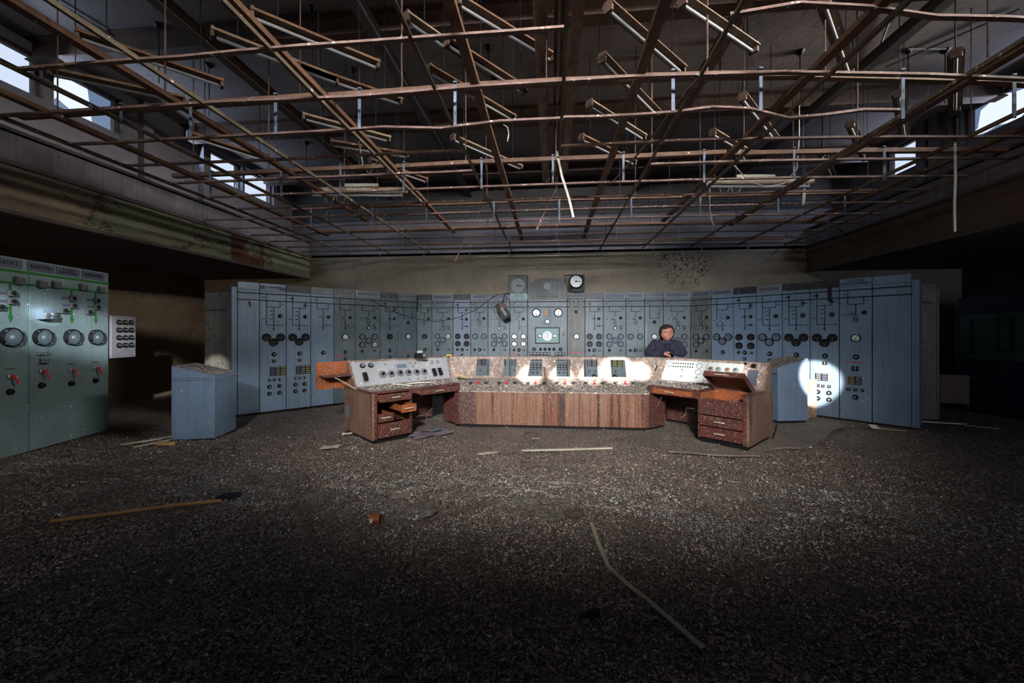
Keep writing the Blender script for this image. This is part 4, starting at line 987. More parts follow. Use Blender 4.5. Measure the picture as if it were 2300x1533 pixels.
# knob box on the aisle wall
KBp = GL.p1 + GL.u * .05
kw = (on_plane(305, 755, GL.p1, GL.n) - KBp).dot(GL.u)
zt = on_plane(272, 709, GL.p1, GL.n).z; zb = on_plane(272, 803, GL.p1, GL.n).z
kb_ = thing('switch_box', 'grey box with twelve black rotary switches at the end of the green relay cabinets', 'switch box', (KBp.x, KBp.y, 0), GL.rz)
MB().box(-.055, .05, .06, .10, zb + .1, zt - .1).build('bracket', 'metal_grey', kb_)
MB().bev(0, kw, 0, .16, zb, zt, .008).build('enclosure', 'box_grey', kb_)
for r in range(4):
    for c in range(3):
        k = MB().lathe([(.043, 0), (.043, -.01), (.036, -.03), (.0001, -.032)], 20).build('rotary_switch', 'black', kb_, (kw * (.27 + .25 * c), 0, zt - .105 - r * .125), smooth=True)
        MB().box(-.028, .028, -.038, -.03, -.006, .008).build('pointer', 'lens_y' if (r == 0 and c == 1) else 'lens', k)

# ================================================================== PEDESTAL CABINETS
def pedestal(p1, p2, p3, hl, hr, label, rod):
    p1, p2, p3 = Vector((*p1, 0)), Vector((*p2, 0)), Vector((*p3, 0))
    u = (p2 - p1); w = u.length; rz = math.atan2(u.y, u.x)
    t = thing('pedestal_cabinet', label, 'pedestal cabinet', p1, rz, 'free-standing sloped pedestals')
    D = (p3 - p2).length
    t.matrix_basis = Matrix.Translation(p1) @ Matrix.Rotation(rz, 4, 'Z')
    MB().prism([(0, .03), (w, .03), (w, hr), (0, hl)], 0, D).build('body', 'panel_blue', t)
    MB().box(.02, w - .02, .02, D - .02, 0, .03).build('plinth', 'black', t)
    sl = (hr - hl) / w
    n = 14; vs = []; fs = []
    for j in range(n + 1):
        for i in range(n + 1):
            x = w * i / n; y = D * j / n; z = hl + sl * x + .004 + .018 * abs(noise.noise(Vector((x * 14, y * 14, hl * 9)))) * (1 if 0 < i < n and 0 < j < n else 0)
            vs.append((x, y, z))
    for j in range(n):
        for i in range(n): a = j * (n + 1) + i; fs.append((a, a + 1, a + n + 2, a + n + 1))
    m_ = MB(); m_.add(vs, fs); m_.build('crusted_top', 'debris', t)
    MB().box(-.002, w, -.004, 0, hr - .035, hr - .031).box(0, w, -.004, 0, hr - .065, hr - .061).build('seam', 'line', t)
    if rod > 0:
        MB().cyl((w + .02, -.06, hr - .06), (w + .02, D + .03, hr - .02), .009).build('hinge_rod', 'metal_grey', t)
    else:
        MB().cyl((-.02, -.03, hl - .07), (-.18, .02, hl - .07), .009).build('hinge_rod', 'metal_grey', t)
    return t
pedestal((-5.37, 5.06), (-4.83, 5.20), (-4.97, 5.74), 1.08, .93, 'blue-grey sloped pedestal with crusted top standing alone on the left', 1)
t = pedestal((3.88, 7.17), (4.43, 7.28), (4.30, 7.80), .945, 1.11, 'blue-grey sloped pedestal behind the right end of the desk, sunlit on one edge', -1)
# open door / buff edge beside the right pedestal
a = at_d(1814.5, 900, 7.15); b_ = at_d(1834.5, 900, 7.2)
o = MB().bev(0, (b_ - a).length, 0, .03, CAMH - (924 - HY) * 7.15 / F, CAMH - (838 - HY) * 7.15 / F, .004).build('plywood_offcut', 'enamel_rust', None, (a.x, a.y, 0), (0, 0, math.atan2(b_.y - a.y, b_.x - a.x)))
o.location.z = -(CAMH - (924 - HY) * 7.15 / F)
tag(o, 'buff stained board standing upright between the right pedestal and the panels', 'board')

# ================================================================== CONSOLE
def handle(par, x, y, z, w=.13):
    mb = MB(); pts = [(x - w / 2, y, z), (x - w / 2 + .015, y - .028, z + .004), (x, y - .034, z + .008), (x + w / 2 - .015, y - .028, z + .004), (x + w / 2, y, z)]
    mb.sweep([(-.008, -.006), (.008, -.006), (.008, .008), (-.008, .008)], pts); return mb.build('handle', 'timber_grey', par)
def trap(x0a, x1a, y0, z0, x0b, x1b, y1, z1, th):
    # slab between front edge (y0,z0) and back edge (y1,z1), thickness down
    mb = MB(); v = [(x0a, y0, z0), (x1a, y0, z0), (x1b, y1, z1), (x0b, y1, z1), (x0a, y0, z0 - th), (x1a, y0, z0 - th), (x1b, y1, z1 - th), (x0b, y1, z1 - th)]
    return mb.add(v, [(0, 1, 2, 3), (7, 6, 5, 4), (0, 4, 5, 1), (1, 5, 6, 2), (2, 6, 7, 3), (3, 7, 4, 0)])
def crust(name, par, x0, x1, y0, y1, zf, amp=.022, tl=0, tr=0, nx=60, ny=12):
    vs = []; fs = []
    for j in range(ny + 1):
        y = y0 + (y1 - y0) * j / ny
        for i in range(nx + 1):
            x = (x0 + tl * y) + (x1 - x0 + (tr - tl) * y) * i / nx
            e = 0 if i in (0, nx) or j in (0, ny) else 1
            nz = noise.noise(Vector((x * 9 + 4, y * 9, zf(y) * 5))) * .6 + noise.noise(Vector((x * 28, y * 28, 1))) * .6
            vs.append((x, y, zf(y) + .002 + amp * e * max(0, nz + .25)))
    for j in range(ny):
        for i in range(nx): a = j * (nx + 1) + i; fs.append((a, a + 1, a + nx + 2, a + nx + 1))
    m_ = MB(); m_.add(vs, fs); return m_.build(name, 'debris', par)
BK = (0.62, 0.735, 0.86, 1.095)   # wing backing: y0,z0,y1,z1
def drawer(par, name, x0, x1, z0, z1, pull, depth, mat, hx=None, tilt=0, full=True):
    y = -pull
    if full:
        mb = MB().bev(x0, x1, y, y + .02, z0, z1, .004)
        d = mb.build(name, mat, par)
        MB().box(x0 + .015, x0 + .03, y + .02, y + depth, z0 + .01, z1 - .012).box(x1 - .03, x1 - .015, y + .02, y + depth, z0 + .01, z1 - .012).box(x0 + .015, x1 - .015, y + .02, y + depth, z0 + .01, z0 + .02).box(x0 + .015, x1 - .015, y + depth - .015, y + depth, z0 + .01, z1 - .012).build('drawer_box', 'wood_orange', d)
        handle(d, (x0 + x1) / 2 if hx is None else hx, y, (z0 + z1) / 2); return d
# ---- left wing
LW = math.hypot(.96, 1.12); rzL = math.atan2(1.12, .96); TL = .46
lw = thing('control_desk_wing', 'left wing of the wooden desk with grey instrument sheet and open drawers', 'desk', (-2.47, 5.21, 0), rzL)
side = [(0, .05), (1.0, .05), (1.0, 1.10), (.86, 1.10), (.62, .735), (.62, .70), (0, .70)]
MB().prism(side, 0, .03, 'x').build('end_panel', 'wood_side', lw)
MB().box(.03, .62, .03, .95, 0, .06).build('plinth', 'black', lw)
trap(-.015, LW, -.015, .725, -.015, LW + TL * .64, .64, .725, .03).build('desk_top', 'wood_red', lw)
crust('debris_crust', lw, 0, LW, 0, .62, lambda y: .725, .02, 0, TL)
litter(lw, 1500, 0, LW, 0, .62, lambda y: .725, 21, tl=0, tr=TL)
pp = trap(0, LW + TL * .62, .62, .735, 0, LW + TL * .86, .86, 1.095, .015).build('backing', 'backing', lw)
xe = LW + TL * .62 - .04
trap(.04, xe, .62 - .004, .742, .04, xe + .09, .856 - .004, 1.085, .004).build('instrument_sheet', 'sheet_dirty', pp)
trap(0, LW + TL * .85, .85, 1.11, 0, LW + TL * 1.0, 1.0, 1.11, .02).build('ledge', 'backing', lw)
crust('ledge_crust', lw, 0, LW, .86, .995, lambda y: 1.11, .014, 0, TL, 60, 4)
MB().box(.03, .05, .05, .95, .06, .70).box(.58, .60, .05, .95, .06, .70).box(.03, .62, .93, .95, .06, .70).box(.05, .58, .1, .93, .27, .28).box(.05, .58, .06, .93, .555, .565).build('pedestal_carcass', 'wood_red', lw)
for x in (.03, .575): MB().box(x, x + .045, 0, .03, .05, .70).build('pedestal_stile', 'wood_red', lw)
MB().box(.62, LW, .80, .82, .06, .70).build('modesty_panel', 'wood_red', lw)
MB().box(.62, LW, .0, .02, .64, .70).box(1.40, LW, 0, .02, .05, .64).build('apron', 'wood_red', lw)
drawer(lw, 'drawer', .08, .575, .575, .685, .07, .5, 'wood_red')
d = drawer(lw, 'drawer', .34, .575, .42, .53, .20, .45, 'wood_orange')
drawer(lw, 'drawer', .08, .32, .29, .41, .02, .5, 'wood_red')
drawer(lw, 'drawer', .08, .57, .07, .27, .03, .5, 'wood_red')
drawer(lw, 'drawer', .70, 1.38, .615, .695, .10, .5, 'wood_red')
for z in (.3, .45, .6): pass
MB().box(-.003, 0, .80, .96, .25, .42).build('white_notice', 'lens', lw)
# brown flap board with its shelf and strut
fb = MB(); r = .03
fb.prism([(-.44 + r, .70), (.0, .70), (.0, 1.11), (-.44 + r, 1.11), (-.44, 1.11 - r), (-.44, .70 + r)], .93, .95)
fl = fb.build('flap_board', 'wood_orange', lw)
MB().bev(-.40, .0, .70, .93, .895, .915, .004).build('flap_shelf', 'wood_red', fl)
MB().sweep([(-.012, -.004), (.012, -.004), (.012, .004), (-.012, .004)], [(-.25, .72, .895), (-.12, .60, .80), (0, .50, .70), (.02, .45, .66)]).build('strut', 'timber_grey', fl)
ML = Matrix.Translation((-2.47, 5.21, 0)) @ Matrix.Rotation(rzL, 4, 'Z')
def on_back(Mx, px, py):
    n = Mx.to_3x3() @ Vector((0, -.36, .24)).normalized(); p = Mx @ Vector((0, .62, .735))
    return Mx.inverted() @ on_plane(px, py, p, n)
RX = -math.atan2(.24, .36)
def bput(par, Mx, px, py, me, name, dy=0.0):
    l = on_back(Mx, px, py); return put(name, me, par, (l.x, l.y - .008, l.z + .005), (RX, 0, 0))
def disc_mesh(prof, mat, n=24): return MB().lathe(prof, n).mesh('disc', mat, True)
big_dial = disc_mesh([(.062, 0), (.062, -.012), (.055, -.018), (.052, -.014), (.02, -.014)], 'plate_grey', 28)
dial_knob = disc_mesh([(.026, -.012), (.022, -.045), (.012, -.048), (.0001, -.049)], 'black', 16)
for px, py in ((859, 841), (878, 840), (898, 838), (917, 837), (935, 836), (952, 835)):
    d = bput(lw, ML, px, py, big_dial, 'selector_dial'); put('dial_knob', dial_knob, d)
sm = disc_mesh([(.042, 0), (.042, -.02), (.036, -.026), (.0001, -.027)], 'ring', 20)
cp = disc_mesh([(.030, -.026), (.028, -.032), (.0001, -.033)], 'metal_blue', 16)
for px, py in ((813.5, 822), (832, 821)): d = bput(lw, ML, px, py, sm, 'round_meter'); put('dial_face', cp, d)
wl = disc_mesh([(.038, 0), (.038, -.015), (.03, -.03), (.0001, -.034)], 'symbol_l', 20)
for px, py in ((968.5, 814), (981.5, 813.5)): d = bput(lw, ML, px, py, wl, 'signal_lamp'); put('lamp_lens', disc_mesh([(.018, -.03), (.012, -.042), (.0001, -.043)], 'rust_pink', 14), d)
ho = MB().bev(-.028, .028, -.05, 0, -.07, .07, .008).mesh('handset', 'black')
cr_ = MB().bev(-.035, .035, -.012, 0, -.085, .085, .004).mesh('cradle', 'metal_grey')
for px, py in ((819, 848), (974, 837.5), (987, 836)):
    d = bput(lw, ML, px, py, ho, 'telephone_key'); put('cradle', cr_, d)
sb = disc_mesh([(.014, 0), (.012, -.02), (.0001, -.022)], 'metal_grey', 12)
for px, py in ((865, 819), (921, 816), (932, 816), (927, 823), (919, 852), (938, 851), (955, 849)): bput(lw, ML, px, py, sb, 'push_button')
l = on_back(ML, 903, 822); MB().box(-.10, .08, -.003, 0, -.035, .035).build('printed_notice', 'metal_blue', lw, (l.x, l.y - .006, l.z + .004), (RX, 0, 0))
l = on_back(ML, 955, 810); MB().box(-.05, .05, -.003, 0, -.012, .012).build('green_label', 'green', lw, (l.x, l.y - .006, l.z + .004), (RX, 0, 0))
# ---- central console
CM = Matrix.Translation((-1.53, 6.35, 0)); TR_ = .39; CW = 3.06
cc = thing('control_console', 'central section of the wooden console with six square openings in its back board', 'console', (-1.53, 6.35, 0))
MB().box(.30, CW - .30, 0, .025, .05, .585).build('front_panel', 'wood_front', cc)
MB().box(0, .30, 0, .025, .05, .585).build('front_panel', 'wood_red', cc)
MB().box(CW - .04, CW, -.002, .025, .05, .585).build('corner_post', 'wood_red', cc)
MB().box(CW - .30, CW - .04, 0, .025, .05, .585).build('front_panel', 'wood_front', cc)
MB().box(.03, CW - .03, .05, .08, 0, .06).build('plinth', 'black', cc)
for q, x in ((-1, 0), (1, CW)):
    m_ = Matrix.Translation((x, 0, 0)) @ Matrix.Rotation(q * -math.radians(50) if q > 0 else math.radians(50), 4, 'Z')
    a, b_ = (0, .025) if q < 0 else (-.025, 0)
    MB().box(a, b_, 0, .42, .05, .585, m_).build('side_panel', 'wood_red', cc)
zc_ = lambda y: .605 + (.74 - .605) * y / .56
trap(0, CW, -.02, .60, -TL * .57, CW + TR_ * .57, .57, .745, .02).build('desk_top', 'backing', cc)
crust('debris_crust', cc, 0, CW, -.015, .56, zc_, .030, -TL, TR_, 120, 22)
litter(cc, 5200, 0, CW, 0, .56, zc_, 22, tl=-TL, tr=TR_)
litter(cc, 700, 0, CW, .75, .895, lambda y: 1.112, 23, .004, .009, -TL, TR_)
# backing with openings
yb0, zb0, yb1, zb1 = .56, .74, .74, 1.10
nb = Vector((0, -(zb1 - zb0), (yb1 - yb0))).normalized()
def cback(px, py): return on_plane(px, py, (-1.53, 6.35 + yb0, zb0), nb)
holes = [(1070, 1100), (1131, 1159), (1192, 1218), (1250, 1280), (1311, 1342), (1372, 1405)]
vt = lambda py, px: (cback(px, py).z - zb0) / (zb1 - zb0)
v0, v1 = vt(845, 1230), vt(806.5, 1230)
def bp_(x, v, d=0): return (x, yb0 + (yb1 - yb0) * v + d, zb0 + (zb1 - zb0) * v)
mb = MB()
def bquad(xa0, xa1, va, xb0, xb1, vb):
    q = [bp_(xa0, va), bp_(xa1, va), bp_(xb1, vb), bp_(xb0, vb)]; q2 = [(a, b + .018, c) for a, b, c in q]
    mb.add(q + q2, [(0, 1, 2, 3), (7, 6, 5, 4), (0, 4, 5, 1), (1, 5, 6, 2), (2, 6, 7, 3), (3, 7, 4, 0)])
hx = [(cback(a, 826).x + 1.53, cback(b, 826).x + 1.53) for a, b in holes]
xs0 = -TL * yb0; xs1 = CW + TR_ * yb0; xt0 = -TL * yb1; xt1 = CW + TR_ * yb1
bquad(xs0, xs1, 0, xs0 - TL * .18 * v0, xs1 + TR_ * .18 * v0, v0)
bquad(xt0 + TL * .18 * (1 - v1), xt1 - TR_ * .18 * (1 - v1), v1, xt0, xt1, 1)
prev = None
e = [None] + hx + [None]
for k in range(len(hx) + 1):
    L0 = xs0 - TL * .18 * v0 if k == 0 else hx[k - 1][1]; L1 = xt0 if k == 0 else hx[k - 1][1]
    R0 = xs1 + TR_ * .18 * v0 if k == len(hx) else hx[k][0]; R1 = xt1 if k == len(hx) else hx[k][0]
    if k == 2: R0 -= .05
    bquad(L0, R0, v0, L1, R1, v1)
mb.build('backing', 'backing', cc)
trap(xt0, xt1, yb1 - .01, 1.115, -TL * .9, CW + TR_ * .9, .90, 1.115, .02).build('ledge', 'backing', cc)
crust('ledge_crust', cc, 0, CW, .75, .895, lambda y: 1.115, .016, -TL, TR_, 120, 4)
MB().box(0, CW, .85, .9, 0, .05).box(-.1, -.05, .8, .85, 0, 1.1).box(CW + .05, CW + .1, .8, .85, 0, 1.1).build('rear_frame', 'rust_dark', cc)
# desk switches on the sloping top
for i, px in enumerate((1057, 1074.5, 1092, 1121, 1139, 1156, 1186, 1203, 1222, 1251, 1269, 1288, 1316, 1336, 1354, 1383, 1404, 1422)):
    redk = px in (1074.5, 1139, 1203, 1269, 1336, 1404)
    n = Vector((0, -.135, .56)).normalized(); p = on_plane(px, 864, (-1.53, 6.35, .605), n); lp = CM.inverted() @ p
    k = MB().lathe([(.02, 0), (.02, .015), (.012, .02), (.012, .045), (.0001, .046)], 10, 'z').box(-.035, .035, -.008, .008, .035, .05).build('control_switch', 'black' if not redk else 'metal_grey', cc, (lp.x, lp.y, lp.z))
    if redk: MB().lathe([(.02, .03), (.022, .05), (.014, .065), (.0001, .067)], 12, 'z').cyl((0, 0, .05), (0, -.05, .02), .012).build('red_handle', 'red', k, smooth=True)
# ---- right wing
ux, uy = 2.58 - 1.53, 5.41 - 6.38; RW = math.hypot(ux, uy); rzR = math.atan2(uy, ux)
rw = thing('control_desk_wing', 'right wing of the wooden desk with raised lid, white instrument sheets and closed drawers', 'desk', (1.53, 6.38, 0), rzR)
MR = Matrix.Translation((1.53, 6.38, 0)) @ Matrix.Rotation(rzR, 4, 'Z')
MB().prism([(a, b) for a, b in side], RW - .03, RW, 'x').build('end_panel', 'wood_side', rw)
PX0 = RW - .66
MB().box(PX0 + .03, RW - .03, .03, .95, 0, .06).build('plinth', 'black', rw)
trap(0, PX0 + .02, -.015, .725, -TR_ * .64, PX0 + .02, .64, .725, .03).build('desk_top', 'wood_red', rw)
MB().box(PX0, RW, .5, .64, .695, .725).box(RW - .10, RW, -.01, .5, .695, .725).build('desk_top', 'wood_red', rw)
crust('debris_crust', rw, 0, PX0, 0, .62, lambda y: .725, .016, -TR_, 0)
crust('debris_crust', rw, PX0, RW, .5, .64, lambda y: .725, .02, 0, 0, 24, 6)
litter(rw, 1400, 0, PX0, 0, .62, lambda y: .722, 24, tl=-TR_)
pr = trap(-TR_ * .62, RW, .62, .735, -TR_ * .86, RW, .86, 1.095, .015).build('backing', 'backing', rw)
def xb(px, py): return on_back(MR, px, py).x
def sheet(px0, px1, mat, v0=.04, v1=.93, name='instrument_sheet'):
    x0, x1 = xb(px0, 835), xb(px1, 840); dy, dz = .24, .36
    return trap(x0, x1, .62 + dy * v0 - .004, .735 + dz * v0 + .006, x0, x1, .62 + dy * v1 - .004, .735 + dz * v1 + .006, .004).build(name, mat, pr)
sheet(1490, 1583, 'sheet_clean'); sheet(1586, 1668, 'sheet_clean', .2); sheet(1681, 1703, 'plate_strip', .12, .72, 'blanking_plate'); sheet(1668, 1678, 'paper', .25, .7, 'torn_sticker')
trap(-TR_ * .85, RW, .85, 1.11, -TR_ * 1.0, RW, 1.0, 1.11, .02).build('ledge', 'backing', rw)
crust('ledge_crust', rw, 0, RW, .86, .995, lambda y: 1.11, .012, -TR_, 0, 60, 4)
MB().box(PX0, PX0 + .03, 0, .95, .05, .70).box(PX0, RW, .93, .95, .06, .70).box(PX0 + .03, RW - .03, .03, .5, .40, .42).build('pedestal_carcass', 'wood_red', rw)
MB().box(RW - .08, RW - .03, 0, .03, .05, .70).build('pedestal_stile', 'wood_red', rw)
MB().box(PX0 + .03, RW - .08, .48, .5, .42, .70).box(PX0 + .03, PX0 + .045, .03, .48, .42, .69).build('bin_lining', 'wood_orange', rw)
MB().box(0, PX0, 0, .02, .60, .70).build('apron', 'wood_red', rw)
MB().box(-.1, PX0, .80, .82, .06, .70).build('modesty_panel', 'wood_red', rw)
f1 = MB().bev(PX0 + .035, RW - .085, -.012, .01, .40, .63, .004).build('bin_front', 'wood_red', rw)
for z0, z1 in ((.245, .385), (.075, .23)):
    d = MB().bev(PX0 + .035, RW - .085, -.014, .01, z0, z1, .004).build('drawer', 'wood_red', rw); handle(d, PX0 + .29, -.014, (z0 + z1) / 2)
d = MB().bev(.08, PX0 - .08, -.012, .0, .615, .69, .003).build('drawer', 'wood_orange', rw); handle(d, PX0 * .45, -.012, .65)
# raised lid
ang = math.radians(32); LM = Matrix.Translation((0, .5, .73)) @ Matrix.Rotation(-ang, 4, 'X')
lid = MB().box(PX0 + .04, RW - .09, -.48, 0, 0, .025, LM).box(PX0 + .04, RW - .09, -.485, -.46, -.055, 0, LM).box(PX0 + .04, PX0 + .06, -.47, 0, -.05, 0, LM).box(RW - .11, RW - .09, -.47, 0, -.05, 0, LM).build('lid', 'wood_red', rw)
MB().cyl(LM @ Vector((PX0 + .2, -.50, -.03)), LM @ Vector((PX0 + .38, -.50, -.03)), .008).build('lid_handle', 'timber_grey', lid)
# right wing instruments
def rput(px, py, me, name): return bput(rw, MR, px, py, me, name)
for px, py in ((1504.5, 818), (1571.5, 822), (1569, 836)): 
    mb = MB(); ringmb(mb, 0, 0, .048, .004, 24, -.004); rput(px, py, mb.mesh('ring', 'line'), 'blank_cover')
hook = MB().lathe([(.011, 0), (.009, -.012), (.0001, -.013)], 8).mesh('hook', 'black')
for i in range(9):
    rput(1514 + i * 5.4, 816 + i * .25, hook, 'cord_jack'); rput(1513 + i * 5.4, 823 + i * .25, hook, 'cord_jack')
for px, py in ((1533.5, 831), (1531, 845), (1565.5, 848)): rput(px, py, sb, 'push_button')
for px, py, c in ((1597, 829, 'wood_orange'), (1614, 829.5, 'metal_grey'), (1635, 831, 'wood_orange'), (1653.5, 832, 'chrome')):
    d = rput(px, py, disc_mesh([(.042, 0), (.04, -.012), (.032, -.02), (.0001, -.021)], 'symbol_l', 20), 'signal_lamp')
    put('lamp_lens', disc_mesh([(.024, -.02), (.02, -.035), (.0001, -.037)], c, 14), d)
for px, py, r in ((1675, 817.5, .02), (1693.5, 822.5, .036)): rput(px, py, disc_mesh([(r, 0), (r, -.01), (r * .6, -.012), (r * .5, -.002), (.0001, -.002)], 'black', 16), 'empty_hole')
k = rput(1471, 827, MB().bev(-.035, .035, -.03, 0, -.055, .055, .004).mesh('b', 'black'), 'warning_box')
MB().box(-.03, .03, -.033, -.029, -.048, .048).build('white_label', 'sheet_clean', k); MB().lathe([(.01, -.033), (.0001, -.036)], 8, c=(-.005, 0, -.02)).build('red_dot', 'red', k)
# cobwebs in the knee holes
def web(pts, lab, r=.0022):
    mb = MB()
    for p in pts: mb.tube([at_d(*q) for q in p], r, 4)
    tag(mb.build('cobweb', 'web'), lab, 'cobweb')
web([[(971, 915, 6.0), (960, 930, 6.0), (955, 950, 5.95)], [(960, 930, 6.0), (935, 935, 5.9)], [(960, 930, 6.0), (995, 945, 6.1), (975, 950, 6.0)]], 'dusty white cobweb strands hanging in the left knee hole')
web([[(1487, 890, 6.1), (1480, 905, 6.1), (1474, 915, 6.1)], [(1542, 915, 5.9), (1540, 930, 5.9), (1527, 941, 5.9)], [(1542, 915, 5.9), (1560, 918, 5.9)], [(1495, 930, 6), (1492, 945, 6), (1500, 950, 6)]], 'dusty white cobweb strands hanging in the right knee hole')
# things lying on the console
def on_top(M_, x, y, z): v = M_ @ Vector((x, y, z)); return v
p = at_d(943.5, 806, 6.72); rb = thing('relay_box', 'small black relay box with white terminals on the left desk ledge', 'relay box', (p.x, p.y, 1.12), rzL)
MB().bev(-.09, .09, -.04, .04, 0, .085, .006).build('box', 'black', rb)
for i in range(3): MB().lathe([(.012, .085), (.014, .11), (.009, .125), (.0001, .126)], 10, 'z', c=(-.045 + i * .035, 0, 0)).build('terminal', 'sheet_clean', rb, smooth=True)
MB().lathe([(.03, -.04), (.028, -.055), (.0001, -.056)], 14, c=(.05, 0, .045)).build('dial', 'plate_grey', rb)
p = at_h(1009, 799, 1.125); o = MB().bev(-.05, .05, -.015, .015, 0, .03, .008).build('yellow_torch', 'yellow', None, (p.x, p.y, 1.125), (0, 0, .1)); tag(o, 'small yellow torch lying on the console ledge left of centre', 'torch')
for (a, b_), lab in ((((883, 862), (922, 866)), 'left one of two pale broken strips on the left desk top'), (((918, 861), (967, 858)), 'right one of two pale broken strips on the left desk top')):
    A, B = at_h(*a, .76), at_h(*b_, .76)
    o = MB().sweep([(-.018, -.005), (.018, -.005), (.018, .007), (-.018, .007)], [A, (A + B) / 2 + Vector((0, 0, .006)), B]).build('broken_strip', 'paper_w'); tag(o, lab, 'strip')
A, B = at_d(1222, 823, 6.9), at_d(1235, 884, 6.26)
o = MB().sweep([(-.014, -.006), (.014, -.006), (.014, .006), (-.014, .006)], [A, (A * .5 + B * .5) + Vector((-.01, 0, .0)), B, B + Vector((.0, -.02, -.07))]).build('fallen_batten', 'rust_pink'); tag(o, 'thin rusty batten leaning across the middle of the console', 'batten')
A, B = at_d(1023, 840, 6.75), at_d(1052, 848, 6.8)
o = MB().sweep([(-.02, -.008), (.02, -.008), (.02, .008), (-.02, .008)], [A, (A + B) / 2, B]).build('wood_offcut', 'timber'); tag(o, 'curved tan wood offcut on the console where left wing meets centre', 'offcut')

# ================================================================== PERSON
PC = at_d(1497, 747, 7.28)
per = thing('person', 'person in navy hooded jacket leaning folded arms on the console ledge', 'person', (PC.x, PC.y, 0), math.radians(-9) + TH)
K = 1.0
def skin_mesh(nodes, edges, name, levels=2):
    me = bpy.data.meshes.new(name); me.from_pydata([n[0] for n in nodes], edges, [])
    o = bpy.data.objects.new(name, me); COL.objects.link(o)
    md = o.modifiers.new('s', 'SKIN')
    for i, n in enumerate(nodes): me.skin_vertices[0].data[i].radius = n[1] if isinstance(n[1], tuple) else (n[1], n[1])
    me.skin_vertices[0].data[0].use_root = True
    sb_ = o.modifiers.new('u', 'SUBSURF'); sb_.levels = levels; sb_.render_levels = levels
    dg = bpy.context.evaluated_depsgraph_get(); r = bpy.data.meshes.new_from_object(o.evaluated_get(dg))
    vs = [v.co.copy() for v in r.vertices]; fs = [tuple(p.vertices) for p in r.polygons]
    bpy.data.objects.remove(o); bpy.data.meshes.remove(r); bpy.data.meshes.remove(me); return vs, fs
def remesh(vs, fs, name, vox, smooth=2):
    me = bpy.data.meshes.new(name); me.from_pydata([tuple(v) for v in vs], [], fs); o = bpy.data.objects.new(name, me); COL.objects.link(o)
    md = o.modifiers.new('r', 'REMESH'); md.mode = 'VOXEL'; md.voxel_size = vox
    if smooth:
        s_ = o.modifiers.new('m', 'SMOOTH'); s_.iterations = smooth; s_.factor = .5
    dg = bpy.context.evaluated_depsgraph_get(); r = bpy.data.meshes.new_from_object(o.evaluated_get(dg)); r.name = name
    bpy.data.objects.remove(o); bpy.data.meshes.remove(me)
    r.polygons.foreach_set('use_smooth', [True] * len(r.polygons)); return r
# head
HC = Vector((.005, .0, 1.545)); HS = .155
def head():
    bm = bmesh.new(); bmesh.ops.create_uvsphere(bm, u_segments=48, v_segments=36, radius=1)
    for v in bm.verts:
        x, y, z = v.co
        k = 1.0
        wx = .745 + .02 * z - .07 * max(0, -z - .15)
        if z < -.35: wx *= 1 - .20 * ((-z - .35) / .65)
        X = x * wx; Y = y * (.88 if y > 0 else .80); Z = z * (1.0 if z > 0 else .98)
        if y < 0:
            f = -y
            def G(cx, cz, sx, sz, a): return a * math.exp(-((x - cx) / sx) ** 2 - ((z - cz) / sz) ** 2) * f
            dy = G(0, -.22, .11, .13, .20) + G(0, -.05, .07, .18, .09)          # nose
            dy += G(0, .12, .5, .10, .05)                                        # brow
            dy -= G(.30, -.0, .15, .09, .09) + G(-.30, -.0, .15, .09, .09)       # sockets
            dy += G(.42, -.28, .2, .2, .03) + G(-.42, -.28, .2, .2, .03)         # cheeks
            dy += G(0, -.50, .22, .05, .05) - G(0, -.56, .24, .025, .05) + G(0, -.62, .19, .05, .05)
            dy += G(0, -.85, .25, .14, .10)                                      # chin
            Y -= dy
        if z < -.5 and y > 0: Y *= .8
        v.co = Vector((X, Y, Z)) * HS + HC
    bm.verts.index_update(); vs = [v.co.copy() for v in bm.verts]; fs = [[v.index for v in f.verts] for f in bm.faces]; bm.free(); return vs, fs
hv, hf = head()
allv, allf = list(hv), [tuple(f) for f in hf]
def join(vs, fs):
    n = len(allv); allv.extend(vs); allf.extend([tuple(i + n for i in f) for f in fs])
for q in (-1, 1):   # ears
    eb = MB().lathe([(.0001, -.012), (.022, -.010), (.034, 0), (.026, .012), (.0001, .014)], 14, 'x')
    join([Vector((v[0] * .8 + HC.x + q * HS * .74, v[1] * .7 + .012, v[2] * 1.0 + HC.z - .02)) for v in eb.v], eb.f)
# body skeleton: pelvis root ... local x right in picture, y away, z up
SH = 1.335
nodes = [((0, .30, .92), (.15, .12)), ((0, .26, 1.05), (.15, .115)), ((0, .17, 1.20), (.165, .12)), ((0, .10, 1.31), (.12, .09)), ((.0, .045, 1.39), (.062, .062)), ((.003, .02, 1.45), (.060, .06)),
         ((-.19, .09, SH), .068), ((-.30, .02, 1.22), .058), ((-.355, -.05, 1.165), .050), ((-.22, -.13, 1.160), .042), ((-.08, -.17, 1.155), .030),
         ((.20, .09, SH), .068), ((.285, .03, 1.22), .060), ((.30, -.04, 1.165), .052), ((.16, -.10, 1.185), .042), ((.02, -.14, 1.195), .030),
         ((-.10, .30, .80), (.09, .09)), ((-.11, .30, .48), .065), ((-.11, .34, .10), .045), ((-.12, .24, .05), .04),
         ((.10, .30, .80), (.09, .09)), ((.11, .30, .48), .065), ((.11, .34, .10), .045), ((.12, .24, .05), .04)]
edges = [(0, 1), (1, 2), (2, 3), (3, 4), (4, 5), (3, 6), (6, 7), (7, 8), (8, 9), (9, 10), (3, 11), (11, 12), (12, 13), (13, 14), (14, 15), (0, 16), (16, 17), (17, 18), (18, 19), (0, 20), (20, 21), (21, 22), (22, 23)]
bv, bf = skin_mesh(nodes, edges, 'sk'); join(bv, bf)
